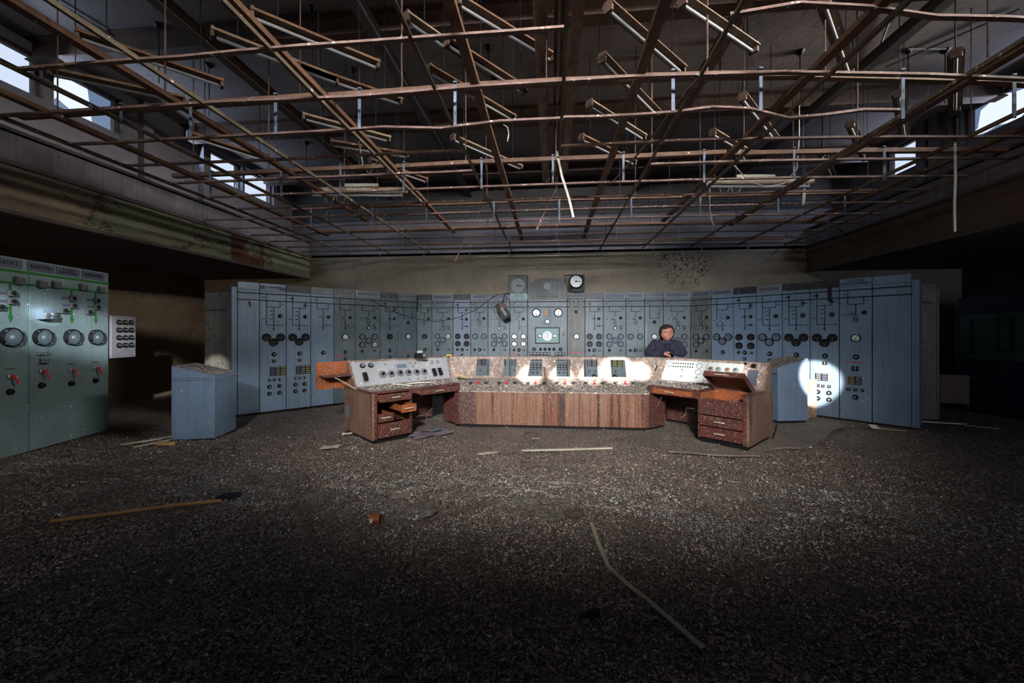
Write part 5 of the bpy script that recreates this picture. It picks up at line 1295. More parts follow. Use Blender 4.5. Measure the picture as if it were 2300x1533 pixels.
# hands: palm and five fingers each
def hand(wr, fwd, upv, sidev, thumb):
    wr, fwd, upv, sidev = Vector(wr), Vector(fwd).normalized(), Vector(upv).normalized(), Vector(sidev).normalized()
    ns = [(tuple(wr), .028), (tuple(wr + fwd * .045), (.040, .020)), (tuple(wr + fwd * .075), (.042, .018))]; es = [(0, 1), (1, 2)]
    v_, f_ = skin_mesh(ns, es, 'pm', 1); join(v_, f_)
    for i, ln in enumerate((.062, .074, .070, .055)):
        o_ = (i - 1.5) * .021; b0 = wr + fwd * .075 + sidev * o_
        p1 = b0 + fwd * ln * .5 - upv * .004; p2 = p1 + (fwd * .7 - upv * .7).normalized() * ln * .35; p3 = p2 + (fwd * .2 - upv).normalized() * ln * .25
        v_, f_ = skin_mesh([(tuple(b0 - fwd * .02), .0105), (tuple(p1), .0095), (tuple(p2), .009), (tuple(p3), .0075)], [(0, 1), (1, 2), (2, 3)], 'fg', 1); join(v_, f_)
    b0 = wr + fwd * .03 + sidev * thumb * .03; p1 = b0 + (fwd * .5 + sidev * thumb).normalized() * .035; p2 = p1 + (fwd + sidev * thumb * .2).normalized() * .03
    v_, f_ = skin_mesh([(tuple(b0), .0125), (tuple(p1), .011), (tuple(p2), .0085)], [(0, 1), (1, 2)], 'th', 1); join(v_, f_)
hand((-.09, -.165, 1.155), (1, -.35, -.12), (.05, -.45, .9), (.2, .9, .4), 1)
hand((.03, -.14, 1.19), (-1, -.25, -.05), (-.1, -.2, 1), (-.1, 1, .2), 1)
body = remesh(allv, allf, 'body', .0055, 2)
for mname in ('skin', 'jeans', 'lip'): body.materials.append(M[mname])
for p in body.polygons:
    c = p.center
    if c.z < .98 and c.y > .1: p.material_index = 1
    elif abs(c.x - HC.x) < .042 and abs(c.z - (HC.z - .56 * HS)) < .0085 and c.y < -.09: p.material_index = 2
put('body', body, per)
# jacket: same skeleton, fuller
jn = []
for i, (p, r) in enumerate(nodes[:16]):
    r = (r, r) if not isinstance(r, tuple) else r
    g = .028 if i not in (4, 5, 10, 15) else .02
    jn.append((p, (r[0] + g, r[1] + g)))
jn[4] = ((0, .05, 1.375), (.085, .085)); jn[5] = ((0, .05, 1.40), (.085, .08))
jn[10] = ((-.10, -.165, 1.158), (.042, .036)); jn[15] = ((.045, -.135, 1.195), (.042, .036))
je = [e_ for e_ in edges if max(e_) < 16]
jv, jf = skin_mesh(jn, je, 'jk')
hood = MB().lathe([(.075, -.05), (.112, -.04), (.122, -.01), (.108, .018), (.088, .028), (.082, .01), (.085, -.02)], 26, 'z')
jv2 = [Vector((v[0] * 1.12, v[1] * 1.0 + .06 + v[2] * -.25, 1.405 + v[2] + v[1] * .35)) for v in hood.v]
n = len(jv); jf = jf + [tuple(i + n for i in f) for f in hood.f]; jv = jv + jv2
jk = remesh(jv, jf, 'hooded_jacket', .007, 1)
for v in jk.vertices:   # cloth folds
    c = v.co; a = noise.noise(Vector((c.x * 9, c.y * 9, c.z * 16))) * .010 + math.sin((c.x * 1.2 + c.z) * 75) * .0028 * (1 if abs(c.x) > .15 else .35)
    v.co += v.normal * a
jk.materials.append(M['navy']); put('hooded_jacket', jk, per)
MB().box(-.004, .004, -.012, .0, 1.20, 1.36).box(-.006, .006, -.014, -.008, 1.35, 1.375).build('zip', 'navy_dark', per, (0, -.065, 0), (math.radians(-9), 0, 0))
MB().tube([(-.03, -.085, 1.35), (-.035, -.10, 1.30), (-.028, -.115, 1.24)], .0035).tube([(.03, -.085, 1.35), (.036, -.10, 1.31), (.045, -.12, 1.22)], .0035).build('drawstring', 'navy_dark', per)
MB().lathe([(.045, -.035), (.047, .0), (.043, .035)], 16, 'x').build('cuff', 'navy_dark', per, (-.115, -.16, 1.158), (0, 0, math.radians(-16)))
MB().lathe([(.045, -.035), (.047, .0), (.043, .035)], 16, 'x').build('cuff', 'navy_dark', per, (.06, -.132, 1.195), (0, 0, math.radians(14)))
# hair cap
bm = bmesh.new(); bmesh.ops.create_uvsphere(bm, u_segments=96, v_segments=72, radius=1)
for v in list(bm.verts):
    x, y, z = v.co
    front = .50 + .16 * x - .10 * x * x + .03 * math.sin(x * 7)
    if y < -.10 and z < front - max(0, abs(x) - .72) * 3.2: bm.verts.remove(v); continue
    if y >= -.10 and z < (.02 if y < .25 else -.55): bm.verts.remove(v); continue
    r = 1.05 + .05 * noise.noise(Vector((x * 7, y * 3, z * 7))) + .05 * max(0, z) * math.exp(-((x - .1) / .5) ** 2) + .05 * (abs(x) > .5) * max(0, z)
    v.co = Vector((x * .78 * r, y * (.89 if y > 0 else .84) * r, (z * 1.01 if z < .6 else .606 + (z - .6) * .72) * r)) * HS + HC
bm.verts.index_update(); mh = MB(); mh.add([v.co for v in bm.verts], [[v.index for v in f.verts] for f in bm.faces]); bm.free()
hm = mh.build('hair', 'hair', per, smooth=True); sd = hm.modifiers.new('t', 'SOLIDIFY'); sd.thickness = .012; sd.offset = 1
for q in (-1, 1):
    MB().lathe([(.0001, -.004), (.008, -.003), (.011, 0), (.0001, .004)], 12, 'y', c=(HC.x + q * .30 * HS, -.106, HC.z + .0)).build('eye', 'eye', per)
    MB().tube([(HC.x + q * .13 * HS, -.128, HC.z + .022), (HC.x + q * .30 * HS, -.126, HC.z + .029), (HC.x + q * .45 * HS, -.110, HC.z + .022)], .0042, 5).build('eyebrow', 'hair', per)

# ================================================================== CEILING GRID
T_ = [(-.019, 0), (.019, 0), (.019, .003), (.003, .003), (.003, .030), (-.003, .030), (-.003, .003), (-.019, .003)]
G0 = 3.62
rg = random.Random(5)
rows = [2.69 + .567 * j for j in range(13)]
ends = {0: [(-4.19, .09), (1.18, 5.2)], 1: [(-5.3, 5.4)], 2: [(-5.3, 0.1), (.12, 3.25)], 3: [(-5.3, -.98), (.1, 5.4)], 4: [(-5.3, -.98), (1.2, 5.5)], 5: [(-5.35, 5.5)], 6: [(-5.3, 2.2), (2.3, 5.5)]}
def bow(j, x): return (.024, .024, .017, .012, .010, .008, .006)[min(int(j), 6)] * max(0, x) ** 2
for j, y in enumerate(rows):
    segs = ends.get(j, [(-6.4, 5.9)])
    for q, (x0, x1) in enumerate(segs):
        n = 9; pts = []
        for i in range(n + 1):
            x = x0 + (x1 - x0) * i / n; dz = rg.uniform(-.006, .006)
            if j == 0 and q == 1: dz = .10 * max(0, 1 - abs(x - 1.75) / .7)
            if j == 2: dz -= .05 * max(0, 1 - abs(x + 1.0) / .5) + (.09 * max(0, 1 - abs(x - 2.3) / .5) if q else 0) - (.06 * max(0, 1 - abs(x - 1.6) / .5) if q else 0)
            if j == 1: dz -= .03 * max(0, 1 - abs(x + 1.6) / .8)
            pts.append((x, y + rg.uniform(-.004, .004) + bow(j, x), G0 + dz))
        o = MB().sweep(T_, pts).build('grid_cross_runner', 'rust_pink' if j < 9 else 'rust_dark')  # farthest rows get darker rust in place of the weaker light there
        nm = ORD[j + 1] + ' row from the camera' + ((', left length' if q == 0 else ', right length') if len(segs) > 1 else '')
        tag(o, 'thin rusty cross runner of the ceiling grid, ' + nm, 'ceiling runner', 'cross runners of the ceiling grid')
Tm = [(-.014, 0), (.014, 0), (.014, .004), (.004, .004), (.004, .042), (-.004, .042), (-.004, .004), (-.014, .004)]
mains = [(-5.3, .8, 9.9), (-4.2, .8, 9.9), (-3.13, .8, 9.9), (-2.05, .8, 6.2), (-.98, .8, 9.8), (.1, .8, 4.55), (1.2, .8, 9.9), (2.23, .8, 9.9), (3.35, .8, 9.9), (4.4, .8, 9.9), (5.5, 3, 9.9)]
for k, (x, y0, y1) in enumerate(mains):
    n = 12; pts = [(x + rg.uniform(-.006, .006), y0 + (y1 - y0) * i / n, G0 - .004 + rg.uniform(-.006, .004)) for i in range(n + 1)]
    o = MB().sweep(Tm, pts).build('grid_main_runner', 'rust_olive'); tag(o, 'thin olive-brown lengthwise grid runner, %s from the left' % ORD[k + 1], 'ceiling runner', 'lengthwise runners of the ceiling grid')
Ch = [(-.038, -.02), (.038, -.02), (.038, .025), (.033, .025), (.033, -.014), (-.033, -.014), (-.033, .025), (-.038, .025)]
for k, x in enumerate((-4.9, -3.5, -2.07, -.66, .73, 2.15, 3.55, 4.95)):
    n = 10; y1 = {1: 7.2, 3: 9.2, 4: 9.0, 5: 7.8}.get(k, 8.2)
    pts = [(x + rg.uniform(-.008, .008), .8 + (y1 - .8) * i / n, 3.70 + rg.uniform(-.006, .006)) for i in range(n + 1)]
    o = MB().sweep(Ch, pts).build('support_channel', 'rust_brown'); tag(o, 'broad rusty steel channel running towards the back wall, %s from the left' % ORD[k + 1], 'steel channel', 'lengthwise channels above the grid')
Ct = [(-.03, 0), (.03, 0), (.03, .05), (.025, .05), (.025, .006), (-.03, .006)]
crows = [(3.48, -5.4, 5.7), (5.02, -5.3, 5.5), (6.55, -4.6, 5.0), (8.08, -5.2, 5.4), (9.55, -5.4, 5.4)]
for k, (y, x0, x1) in enumerate(crows):
    xs_ = [x0, -2.07, -.66, .73, 2.15, x1] if k in (0, 1) else [x0, x1]
    jb = (y - 2.69) / .567
    for q in range(len(xs_) - 1):
        dz = rg.uniform(-.012, .012)
        o = MB().sweep(Ct, [(xs_[q] + .01, y + bow(jb, xs_[q]), 3.735 + dz), ((xs_[q] + xs_[q + 1]) / 2, y + bow(jb, (xs_[q] + xs_[q + 1]) / 2), 3.735), (xs_[q + 1] - .01, y + bow(jb, xs_[q + 1]), 3.735 - dz)]).build('cross_channel', 'rust_brown')
        tag(o, 'rusty cross channel above the grid, %s row from the camera%s' % (ORD[k + 1], (', %s length from left' % ORD[q + 1]) if len(xs_) > 2 else ''), 'steel channel', 'cross channels above the grid')
# hanger rods and straps
for k, (yb_, x0, x1) in enumerate(crows):
    for i in range(9):
        x = -5.0 + i * 1.25 + rg.uniform(-.15, .15); y = yb_ + bow((yb_ - 2.69) / .567, x)
        o = MB().cyl((x, y + .02, 3.76), (x, y + .02, 5.5), .009 if i % 2 else .006, n=6).build('hanger_rod', 'rust_dark')
        tag(o, 'thin rusty hanger rod, %s row from the camera, %s from the left' % (ORD[k + 1], ORD[i + 1]), 'hanger rod', 'hanger rods of the ceiling')
    y = yb_
    xs_ = [(px - 1150) / 880 * (y + .1) - .1 * y for px in ((205, 388, 603, 805, 1025, 1490, 1670, 1968, 2220) if k == 0 else (430, 610, 755, 905, 1083, 1240, 1390, 1557, 1740, 1922))]
    if k > 1: xs_ = [-4.3 + i * 1.12 + rg.uniform(-.1, .1) for i in range(9)]
    for i, x in enumerate(xs_):
        if abs(x) > 5.6: continue
        L = rg.uniform(.32, .40); y = yb_ + bow((yb_ - 2.69) / .567, x)
        o = MB().box(x - .014, x + .014, y - .045, y - .038, 3.77 - L, 3.77).box(x - .016, x + .016, y - .05, y + .03, 3.785, 3.80).build('strap_hanger', 'metal_blue')
        tag(o, 'flat blue-grey hanging strap, %s row from the camera, %s from the left' % (ORD[k + 1], ORD[i + 1]), 'strap', 'straps hanging from the channels')
# central pipe and lamp track
o = MB().cyl((-.09, .6, 4.25), (-.09, 6.9, 4.25), .062, n=20).build('overhead_pipe', 'pipe_rust'); tag(o, 'thick mottled rusty pipe running down the middle of the roof space', 'pipe')
lt = thing('lamp_track', 'steel lamp track with a long tube beside the thick overhead pipe', 'light fitting', (.07, 0, 4.2))
MB().sweep([(-.05, 0), (-.045, 0), (-.045, .05), (.045, .05), (.045, 0), (.05, 0), (.05, .056), (-.05, .056)], [(0, .6, 0), (0, 6.8, 0)]).build('track', 'pipe_rust', lt)
MB().cyl((0, 2.95, .01), (0, 4.55, .01), .018, n=12).build('tube', 'tube', lt); MB().cyl((0, 4.7, .01), (0, 6.5, .01), .018, n=12).build('tube', 'tube', lt)
MB().bev(-.03, .03, 2.85, 2.95, -.01, .05, .006).bev(-.03, .03, 4.57, 4.68, -.01, .05, .006).build('tube_holder', 'rust_dark', lt)
o = MB().box(.17, .27, .6, 6.6, 4.2, 4.26).build('overhead_beam', 'pipe_rust'); tag(o, 'flat pale rusty beam right of the central lamp track', 'beam')
# diagonal fluorescent fittings
fits = [(474, 72, 620, 128), (563, 29, 714, 91), (667, 149, 805, 196), (910, 37, 1092, 162), (962, 154, 1154, 266), (1000, 91, 1146, 183), (1026, 0, 1138, 68), (1365, 13, 1532, 157),
        (1352, 128, 1475, 253), (1323, 232, 1446, 308), (1305, 308, 1425, 365), (680, 261, 790, 290), (743, 321, 894, 345), (1016, 308, 1170, 376), (1851, 0, 1907, 160), (1667, 216, 1740, 310),
        (1600, 296, 1670, 337), (2147, 118, 2145, 243), (2018, 209, 2032, 306), (1910, 278, 1945, 357), (1845, 344, 1868, 393), (1531, 0, 1604, 49), (170, 75, 390, 150), (110, 160, 420, 225), (830, 360, 930, 395), (420, 300, 560, 345)]
fits.sort(key=lambda f: f[0])
for k, (a, b_, c, d) in enumerate(fits):
    A, B = at_h(a, b_, 4.3), at_h(c, d, 4.3)
    L = (B - A).length; dr = (B - A).normalized(); B = A + dr * min(max(L, 1.1), 1.5); L = (B - A).length
    t = thing('light_fitting', 'rusty diagonal fluorescent fitting under the roof, %s from the left' % ORD[k + 1], 'light fitting', A, math.atan2(dr.y, dr.x), 'diagonal fluorescent fittings')
    arc = [(.055 * math.cos(PI * i / 8), .055 * math.sin(PI * i / 8)) for i in range(9)] + [(-.048 * math.cos(PI * i / 8), .048 * math.sin(PI * i / 8)) for i in range(9)]
    arc = [(.06 * math.cos(PI * i / 8), .05 * math.sin(PI * i / 8)) for i in range(9)]
    MB().sweep(arc, [(0, 0, 0), (L, 0, 0)]).build('reflector', 'fit_rust' if k % 3 == 0 else 'rust_brown', t, smooth=False)
    MB().cyl((.04, .0, -.035), (L - .04, .0, -.035), .015, n=10).build('tube', 'tube', t, smooth=True)
    for x in (-.004, L - .03): MB().bev(x, x + .028, -.044, .044, -.05, .046, .006).build('end_cap', 'rust_dark', t)
    for x in (.2, L - .2): MB().cyl((x, 0, .04), (x, 0, SLAB - 4.302), .005, n=5).build('chain', 'black', t)
# two long fittings dropped onto the grid
def big_fit(p0, p1, z, lab):
    A, B = at_d(*p0, z), at_d(*p1, z); L = (B - A).length; dr = (B - A)
    t = thing('long_light_fitting', lab, 'light fitting', A, math.atan2(dr.y, dr.x))
    MB().cyl((0, 0, 0), (L, 0, 0), .047, n=16).build('reflector', 'enamel_rust', t, smooth=True)
    MB().cyl((.03, -.03, -.095), (L - .08, -.03, -.095), .02, n=12).build('tube', 'tube', t, smooth=True)
    MB().bev(.5, .5 + L * .36, .0, .04, .06, .11, .004).build('ballast_box', 'pale', t)
    MB().bev(0, .03, -.03, .03, -.11, .0, .004).bev(L - .1, L - .07, -.03, .03, -.11, .0, .004).build('tube_holder', 'rust_dark', t)
    for x in (.15, L - .15): MB().cyl((x, 0, .04), (x, 0, 5.498 - A.z), .005, n=5).build('chain', 'black', t)
    w = []
    for s in (.2, .38): MB().tube([(s, -.04, -.09), (s + .03, -.05, -.2), (s + .12, -.05, -.22), (s + .16, -.04, -.1)], .005).build('loose_wire', 'pale', t)
big_fit((703, 427), (914, 427), 6.2, 'long white rust-stained tube fitting hanging level, left of centre')
big_fit((1584, 407), (1825, 400), 6.2, 'long buff tube fitting hanging level, right of centre')
# dangling pieces
def dangle(pts, z, w, mat, name, lab, cat='strip'):
    if z is None: z = 2.07 * F / (HY - pts[0][1])
    P_ = [at_d(px, py, z) for px, py in pts] if z != 'flat' else [at_h(px, py, 3.655) for px, py in pts]
    o = MB().sweep([(-w, -.003), (w, -.003), (w, .005), (-w, .005)], P_).build(name, mat); tag(o, lab, cat); return o
dangle([(1250, 338), (1262, 395), (1278, 445), (1288, 488)], None, .013, 'pale', 'broken_runner', 'pale broken runner dangling from the grid at the centre')
dangle([(1087, 462), (1060, 510), (1038, 552), (1022, 586)], None, .012, 'rust_pink', 'broken_runner', 'rusty broken runner slanting down left of centre in front of the back wall')
dangle([(1250, 424), (1235, 452), (1205, 516)], None, .016, 'rust_pink', 'broken_runner', 'short rusty broken runner hanging just left of the central pipe end')
dangle([(1566, 178), (1510, 248), (1440, 338), (1371, 414)], 'flat', .012, 'rust_pink', 'broken_runner', 'long reddish loose runner slanting across the grid right of centre')
dangle([(2145, 318), (2146, 400), (2144, 460), (2145, 520)], None, .012, 'pale', 'hanging_batten', 'long pale batten hanging straight down at the right side of the hall')
dangle([(1881, 511), (1915, 540), (1953, 570)], None, .012, 'rust_dark', 'broken_runner', 'dark broken runner poking down below the right fascia')
dangle([(1808, 395), (1806, 440), (1804, 460)], 6.2, .022, 'pale', 'hanging_plate', 'short pale plate hanging from the right level light fitting')
dangle([(1130, 280), (1140, 286), (1143, 300), (1140, 318)], None, .006, 'pale', 'curled_strip', 'small pale curled strip hanging left of the central pipe')
for pts, z, lab in (([(1595, 408), (1594, 440), (1594, 470), (1598, 495), (1604, 507)], 6.2, 'white cable hanging straight from the right level light fitting'),
                    ([(1648, 370), (1680, 405), (1720, 420), (1760, 412), (1790, 380), (1795, 300), (1795, 180)], 5.8, 'thin white wire swagged between the right light fittings'),
                    ([(805, 310), (815, 370), (830, 392), (840, 370), (850, 360), (880, 392)], 5.6, 'thin white wire looping left of centre in the grid'),
                    ([(1168, 0), (1168, 110), (1175, 150), (1195, 170), (1215, 165), (1228, 130)], 3.9, 'black cable looping beside the central pipe')):
    o = MB().tube([at_d(px, py, z) for px, py in pts], .008 if 'black' not in lab else .006).build('hanging_wire', 'pale' if 'black' not in lab else 'black'); tag(o, lab, 'wire')
for (px, py, z, lab) in ((896, 395, 6.0, 'small white lamp bulb hanging left of centre'), (1668, 357, 6.0, 'small white lamp bulb hanging right of centre')):
    A = at_d(px, py, z); t = thing('hanging_bulb', lab, 'bulb', A)
    MB().lathe([(.0001, -.045), (.025, -.04), (.035, -.01), (.02, .025), (.016, .05), (.0001, .052)], 16, 'z').build('bulb', 'tube', t, smooth=True); MB().cyl((0, 0, .05), (0, 0, 5.5 - A.z), .004, n=5).build('flex', 'black', t)
# conduits and ceiling roses on the slab
for k, (px, py) in enumerate(((357, 55), (470, 145), (703, 18), (794, 155), (1097, 105), (1618, 90), (1458, 125), (1797, 115), (2040, 112), (2123, 112), (688, 320), (1847, 255))):
    A = at_h(px, py, 5.5); t = thing('ceiling_rose', 'dark ceiling rose with a dropped chain, %s from the left' % ORD[sorted((357, 470, 703, 794, 1097, 1618, 1458, 1797, 2040, 2123, 688, 1847)).index(px) + 1], 'ceiling rose', A, 0, 'ceiling roses on the slab')
    MB().lathe([(.0001, -.05), (.03, -.045), (.055, -.01), (.06, 0)], 14, 'z').build('rose', 'black', t, smooth=True); MB().cyl((0, 0, -.04), (0, 0, -.75), .007, n=5).build('chain', 'black', t)
for k, (a, b_) in enumerate((((2000, 40), (1960, 150)), ((2290, 20), (1990, 150)), ((1010, 150), (1100, 150)), ((1310, 125), (1440, 122)), ((2040, 110), (2125, 110)), ((440, 183), (505, 178)), ((120, 0), (310, 115)))):
    A, B = at_h(*a, 5.47), at_h(*b_, 5.47); o = MB().cyl(A, B, .012, n=6).build('conduit', 'metal_grey'); tag(o, 'thin conduit clipped under the slab, %s of the seven counted from the camera right side' % ORD[k + 1] if False else ['thin conduit by the rearmost roof beam, upper right', 'long dark diagonal conduit on the slab at upper right', 'short grey conduit on the slab left of the central pipe', 'short conduit on the slab just right of the central pipe', 'short conduit joining two ceiling roses at the right', 'short pale conduit on the slab at the upper left', 'dark curved conduit on the slab above the left windows'][k], 'conduit')

# ================================================================== RIGHT AISLE
# mimic board against the aisle wall
p0 = at_d(2152, HY, 8.05); p1 = Vector((8.62, 5.6, 0)); p0 = Vector((p0.x, p0.y, 0))
rb_ = Run((p0.x, p0.y), (p1.x, p1.y))
mbd = thing('mimic_board', 'dark navy control cabinet with teal mimic diagrams in the right aisle', 'control cabinet', p0, rb_.rz)
Lm = rb_.L
MB().bev(0, Lm, 0, .45, .04, 2.26, .01).build('cabinet', 'mimic_navy', mbd)
for i in range(3):
    x0 = .04 + i * Lm / 3; x1 = (i + 1) * Lm / 3 - .03
    tp = MB().bev(x0, x1, -.012, 0, 1.03, 1.92, .004).build('mimic_plate', 'mimic_teal', mbd)
    ln = MB(); wv = x1 - x0
    for f in (.22, .62, .82):
        ln.box(x0 + f * wv - .006, x0 + f * wv + .006, -.018, -.012, 1.25, 1.84)
        for z in (1.78, 1.66, 1.52, 1.42, 1.32): ln.box(x0 + f * wv - .035, x0 + f * wv + .04, -.018, -.012, z - .008, z + .008)
    ln.box(x0 + .03, x1 - .03, -.018, -.012, 1.20, 1.212)
    for q in range(10): ln.box(x0 + .1 + q * wv * .075, x0 + .1 + q * wv * .075 + .03, -.018, -.012, 1.13, 1.16)
    ln.build('mimic_line', 'line', tp)
    MB().box(x0 + .02, x1 - .02, -.01, 0, .10, .74).build('door', 'mimic_navy', mbd)
    MB().box(x1 + .005, x1 + .015, -.006, 0, .05, 2.2).build('seam', 'line', mbd)
    mb = MB()
    for q in range(6): mb.lathe([(.018, 0), (.014, -.025), (.0001, -.026)], 10, c=(x0 + wv * .3 + q * .07, 0, .88))
    mb.build('knob', 'brass', mbd, smooth=True)
for i, (px) in enumerate((2105,)):
    A = at_d(2107, 900, 8.0); t = thing('small_cabinet', 'low brown metal cabinet behind the right end of the board', 'cabinet', (A.x, A.y, 0), -.25)
    MB().bev(.0, .48, 0, .55, .12, .66, .006).build('body', 'cabinet_brown', t); MB().bev(-.02, .50, -.02, .57, .66, .70, .006).build('top', 'mimic_navy', t)
    for x in (.0, .44):
        for y in (0, .5): MB().box(x, x + .04, y, y + .04, 0, .12).build('leg', 'black', t)
    MB().bev(.03, .45, -.01, 0, .15, .62, .004).build('door', 'cabinet_brown', t)

# ================================================================== FLOOR ITEMS
def stick(pts, w, h, mat, name, lab, cat='batten', z=.03):
    P_ = [at_h(px, py, z) for px, py in pts]
    for p in P_: p.z = max(hgt(p.x, p.y), -.005) + h * .55 + .012
    o = MB().sweep([(-w / 2, -h / 2), (w / 2, -h / 2), (w / 2, h / 2), (-w / 2, h / 2)], P_).build(name, mat); tag(o, lab, cat); return o
P_ = [at_h(px, py, .03) for px, py in ((112, 1175), (250, 1156), (400, 1139), (497, 1129))]
for p in P_: p.z = max(hgt(p.x, p.y), 0) + .030
tag(MB().tube(P_, .015, 10).build('wooden_pole', 'timber'), 'orange-brown wooden pole lying on the floor at the left', 'pole')
stick([(1328, 1174), (1343, 1215), (1366, 1266)], .03, .006, 'timber_grey', 'metal_strip', 'pale bent strip lying in the foreground, upper half of the bend', 'strip')
o = stick([(1366, 1266), (1410, 1305), (1450, 1335), (1510, 1385), (1580, 1446)], .03, .006, 'timber_grey', 'metal_strip', 'pale strip lying in the foreground, lower half running to the right', 'strip')
stick([(1172, 1009), (1270, 1007), (1375, 1006)], .03, .02, 'pale', 'wooden_batten', 'thin pale batten on the floor in front of the central console')
stick([(270, 999), (330, 990), (388, 979)], .05, .02, 'timber_grey', 'wooden_batten', 'grey batten poking out left of the left pedestal, longer of two')
stick([(300, 1003), (345, 995), (384, 986)], .03, .015, 'timber_grey', 'wooden_batten', 'thin batten beside the longer one left of the left pedestal')
stick([(355, 997), (388, 999)], .06, .04, 'timber', 'wood_block', 'short brown block by the foot of the left pedestal', 'block')
stick([(2045, 943), (2110, 948), (2168, 952)], .06, .02, 'paper_w', 'wooden_batten', 'white batten on the floor under the right back cabinet')
stick([(2165, 953), (2245, 962)], .04, .015, 'timber_grey', 'wooden_batten', 'dull batten on the floor in front of the mimic board')
stick([(1960, 958), (2035, 966)], .02, .012, 'timber_grey', 'wood_splinter', 'thin splinter on the floor before the right end panel', 'splinter')
# cork-coloured tin
A = at_h(842, 1165, .045); t = thing('cardboard_tube', 'small orange-brown cardboard tube lying on the floor left of centre', 'tube', (A.x, A.y, max(hgt(A.x, A.y), 0) + .04), .1)
MB().lathe([(.036, -.045), (.036, .045), (.030, .045), (.030, -.040)], 22, 'x').build('sleeve', 'wood_orange', t, smooth=True)
MB().box(-.028, -.008, -.0385, -.034, -.018, .012).build('label_patch', 'paper_w', t)
def sheet_(px, py, w, d, rz, mat, lab, amp=.02, name='paper_sheet'):
    A = at_h(px, py, .02); n = 7; vs = []; fs = []
    for j in range(n + 1):
        for i in range(n + 1):
            x = w * (i / n - .5) * (1 + .12 * math.sin(j * 2.1)); y = d * (j / n - .5) * (1 + .1 * math.sin(i * 1.7)); vs.append((x, y, amp * (noise.noise(Vector((x * 9 + px, y * 9, 0))) + .4)))
    for j in range(n):
        for i in range(n): a = j * (n + 1) + i; fs.append((a, a + 1, a + n + 2, a + n + 1))
    m_ = MB(); m_.add(vs, fs); o = m_.build(name, mat, None, (A.x, A.y, max(hgt(A.x, A.y), 0) + .012), (0, 0, rz)); sd = o.modifiers.new('t', 'SOLIDIFY'); sd.thickness = .002
    tag(o, lab, 'paper'); return o
sheet_(742, 1004, .22, .17, .3, 'paper', 'pinkish crumpled paper sheet on the floor left of the desk')
sheet_(780, 973, .14, .10, .5, 'paper_w', 'small white scrap of paper at the left desk corner')
sheet_(965, 972, .60, .40, .75, 'mauve', 'large mauve sheet of paper on the floor under the left knee hole')
o = sheet_(978, 970, .16, .10, .6, 'metal_blue', 'pale blue scrap of paper on the mauve sheet'); o.location.z += .03
o = sheet_(952, 972, .12, .07, .6, 'rust_pink', 'pink scrap of paper on the mauve sheet'); o.location.z += .03
sheet_(1203, 984, .10, .08, .2, 'paper_w', 'small white scrap in front of the central console')
sheet_(1965, 961, .12, .10, .1, 'paper_w', 'white tuft of paper on the floor before the right end panels', .05)
def clod(px, py, w, d, h, mat, lab, name='debris_clod', cat='clod'):
    A = at_h(px, py, .02); bm = bmesh.new(); bmesh.ops.create_icosphere(bm, subdivisions=3, radius=1)
    for v in bm.verts:
        n = 1 + .45 * noise.noise(v.co * 1.7 + Vector((px, py, 0)))
        v.co = Vector((v.co.x * w * n, v.co.y * d * n, max(v.co.z, -.3) * h * n))
    mm = MB(); bm.verts.index_update(); mm.add([v.co for v in bm.verts], [[v.index for v in f.verts] for f in bm.faces]); bm.free()
    o = mm.build(name, mat, None, (A.x, A.y, max(hgt(A.x, A.y), 0) + h * .2), (0, 0, .4)); tag(o, lab, cat)
clod(515, 1112, .10, .035, .035, 'jeans', 'dark rag on the floor near the end of the wooden pole', 'dark_rag', 'rag')
clod(1330, 1370, .05, .03, .02, 'navy', 'dark blue feather tuft in the foreground right of centre', 'feather_tuft', 'feather')
clod(940, 1158, .16, .08, .025, 'debris', 'broad flat clod of plaster right of the cardboard tube')
clod(915, 1105, .20, .12, .045, 'debris', 'raised grey lump of plaster behind the cardboard tube')
clod(1100, 1108, .15, .09, .045, 'debris', 'rounded pale lump of plaster at the centre of the debris ridge')
clod(1290, 1155, .09, .07, .04, 'flake_dark', 'dark brown clod just above the bent pale strip')
clod(1192, 974, .12, .06, .04, 'flake_dark', 'mossy dark clod against the console foot')
clod(1095, 1015, .14, .04, .015, 'flake_brown', 'flat brown clod in front of the console left of the thin batten')
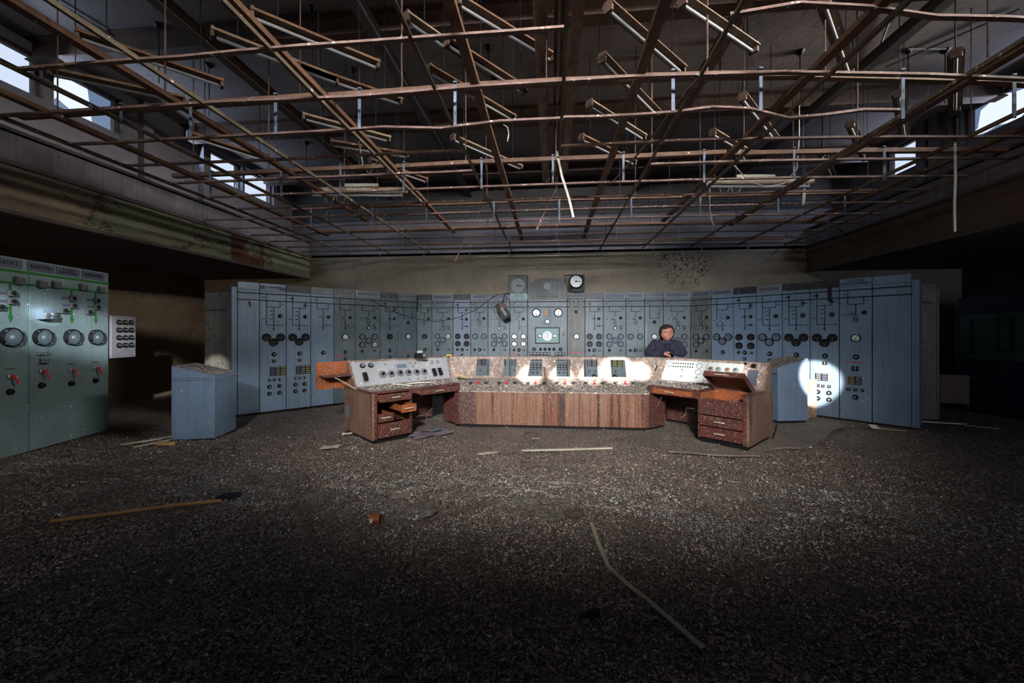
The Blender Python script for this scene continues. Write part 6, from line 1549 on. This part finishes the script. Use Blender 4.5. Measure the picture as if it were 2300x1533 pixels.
# bare patch with torn lino edge at right of the desk
pts = [(1500, 1012), (1560, 1016), (1600, 1020), (1650, 1022), (1705, 1022), (1720, 1010), (1760, 1004), (1800, 1005), (1826, 996), (1850, 985), (1870, 965), (1905, 955), (1875, 948), (1820, 950), (1745, 952), (1735, 985), (1690, 1014)]
poly = [at_h(px, py, .03) for px, py in pts]
mb = MB(); n = len(poly); vs = [(p.x + .02 * math.sin(i * 5.1), p.y, .034) for i, p in enumerate(poly)] + [(p.x, p.y, .012) for p in poly]
mb.add(vs, [tuple(range(n))] + [(i, (i + 1) % n, n + (i + 1) % n, n + i) for i in range(n)])
M['lino'] = paint('lino', (0.115, 0.093, 0.078), 0.9, var=0.25, speck=0.2, spscale=40, spr=.2, dark=.5)
tag(mb.build('lino_patch', 'lino'), 'torn edge patch of worn lino on the floor right of the desk', 'floor covering')

# ================================================================== ADDED PATCH SPOTS
SP = (2.2, -5.2, 5.0)  # spots added inside the solid rear wall, casting assumed sun patches
def patch_spot(px, py, zc, deg, power, src=SP, **k):
    tgt = at_d(px, py, zc); spot('added_patch_spot', src, tgt, deg, power, SUN, **k)
patch_spot(1190, 845, 6.9, 2.0, 80000, blend=.6)
patch_spot(1262, 850, 6.9, 2.2, 50000, blend=.7)
patch_spot(1325, 848, 6.9, 2.2, 50000, blend=.7)
patch_spot(1385, 835, 6.9, 3.0, 75000, blend=.6)
patch_spot(1432, 838, 6.9, 2.0, 60000, blend=.8)
patch_spot(1525, 828, 6.5, 3.4, 9000, blend=.9)
patch_spot(1640, 828, 6.2, 3.0, 6000, blend=.9)
patch_spot(1836, 853, 7.0, 3.7, 70000, blend=.35)
patch_spot(490, 830, 7.4, 2.4, 9000, src=(-1, -5.2, 5.0), blend=.8)
spot('added_patch_spot', (2.2, -5.2, 5.0), at_d(125, 735, 5.4), 3.6, 17000, (.85, .93, 1.0), .8, .1, 2.0)  # this and the next three are added indoor spots as well
spot('added_patch_spot', (2.2, -5.2, 5.0), at_d(272, 770, 6.6), 4.0, 6500, (1.0, .95, .92), .8, .1)
spot('added_patch_spot', (2.2, -5.2, 5.0), at_d(95, 706, 5.2), 1.0, 26000, (.85, .93, 1.0), .6, .05)
spot('added_patch_spot', (0, -5.2, 4.9), at_d(440, 900, 5.8), 9, 2200, (.8, .9, 1.0), .9, .12)
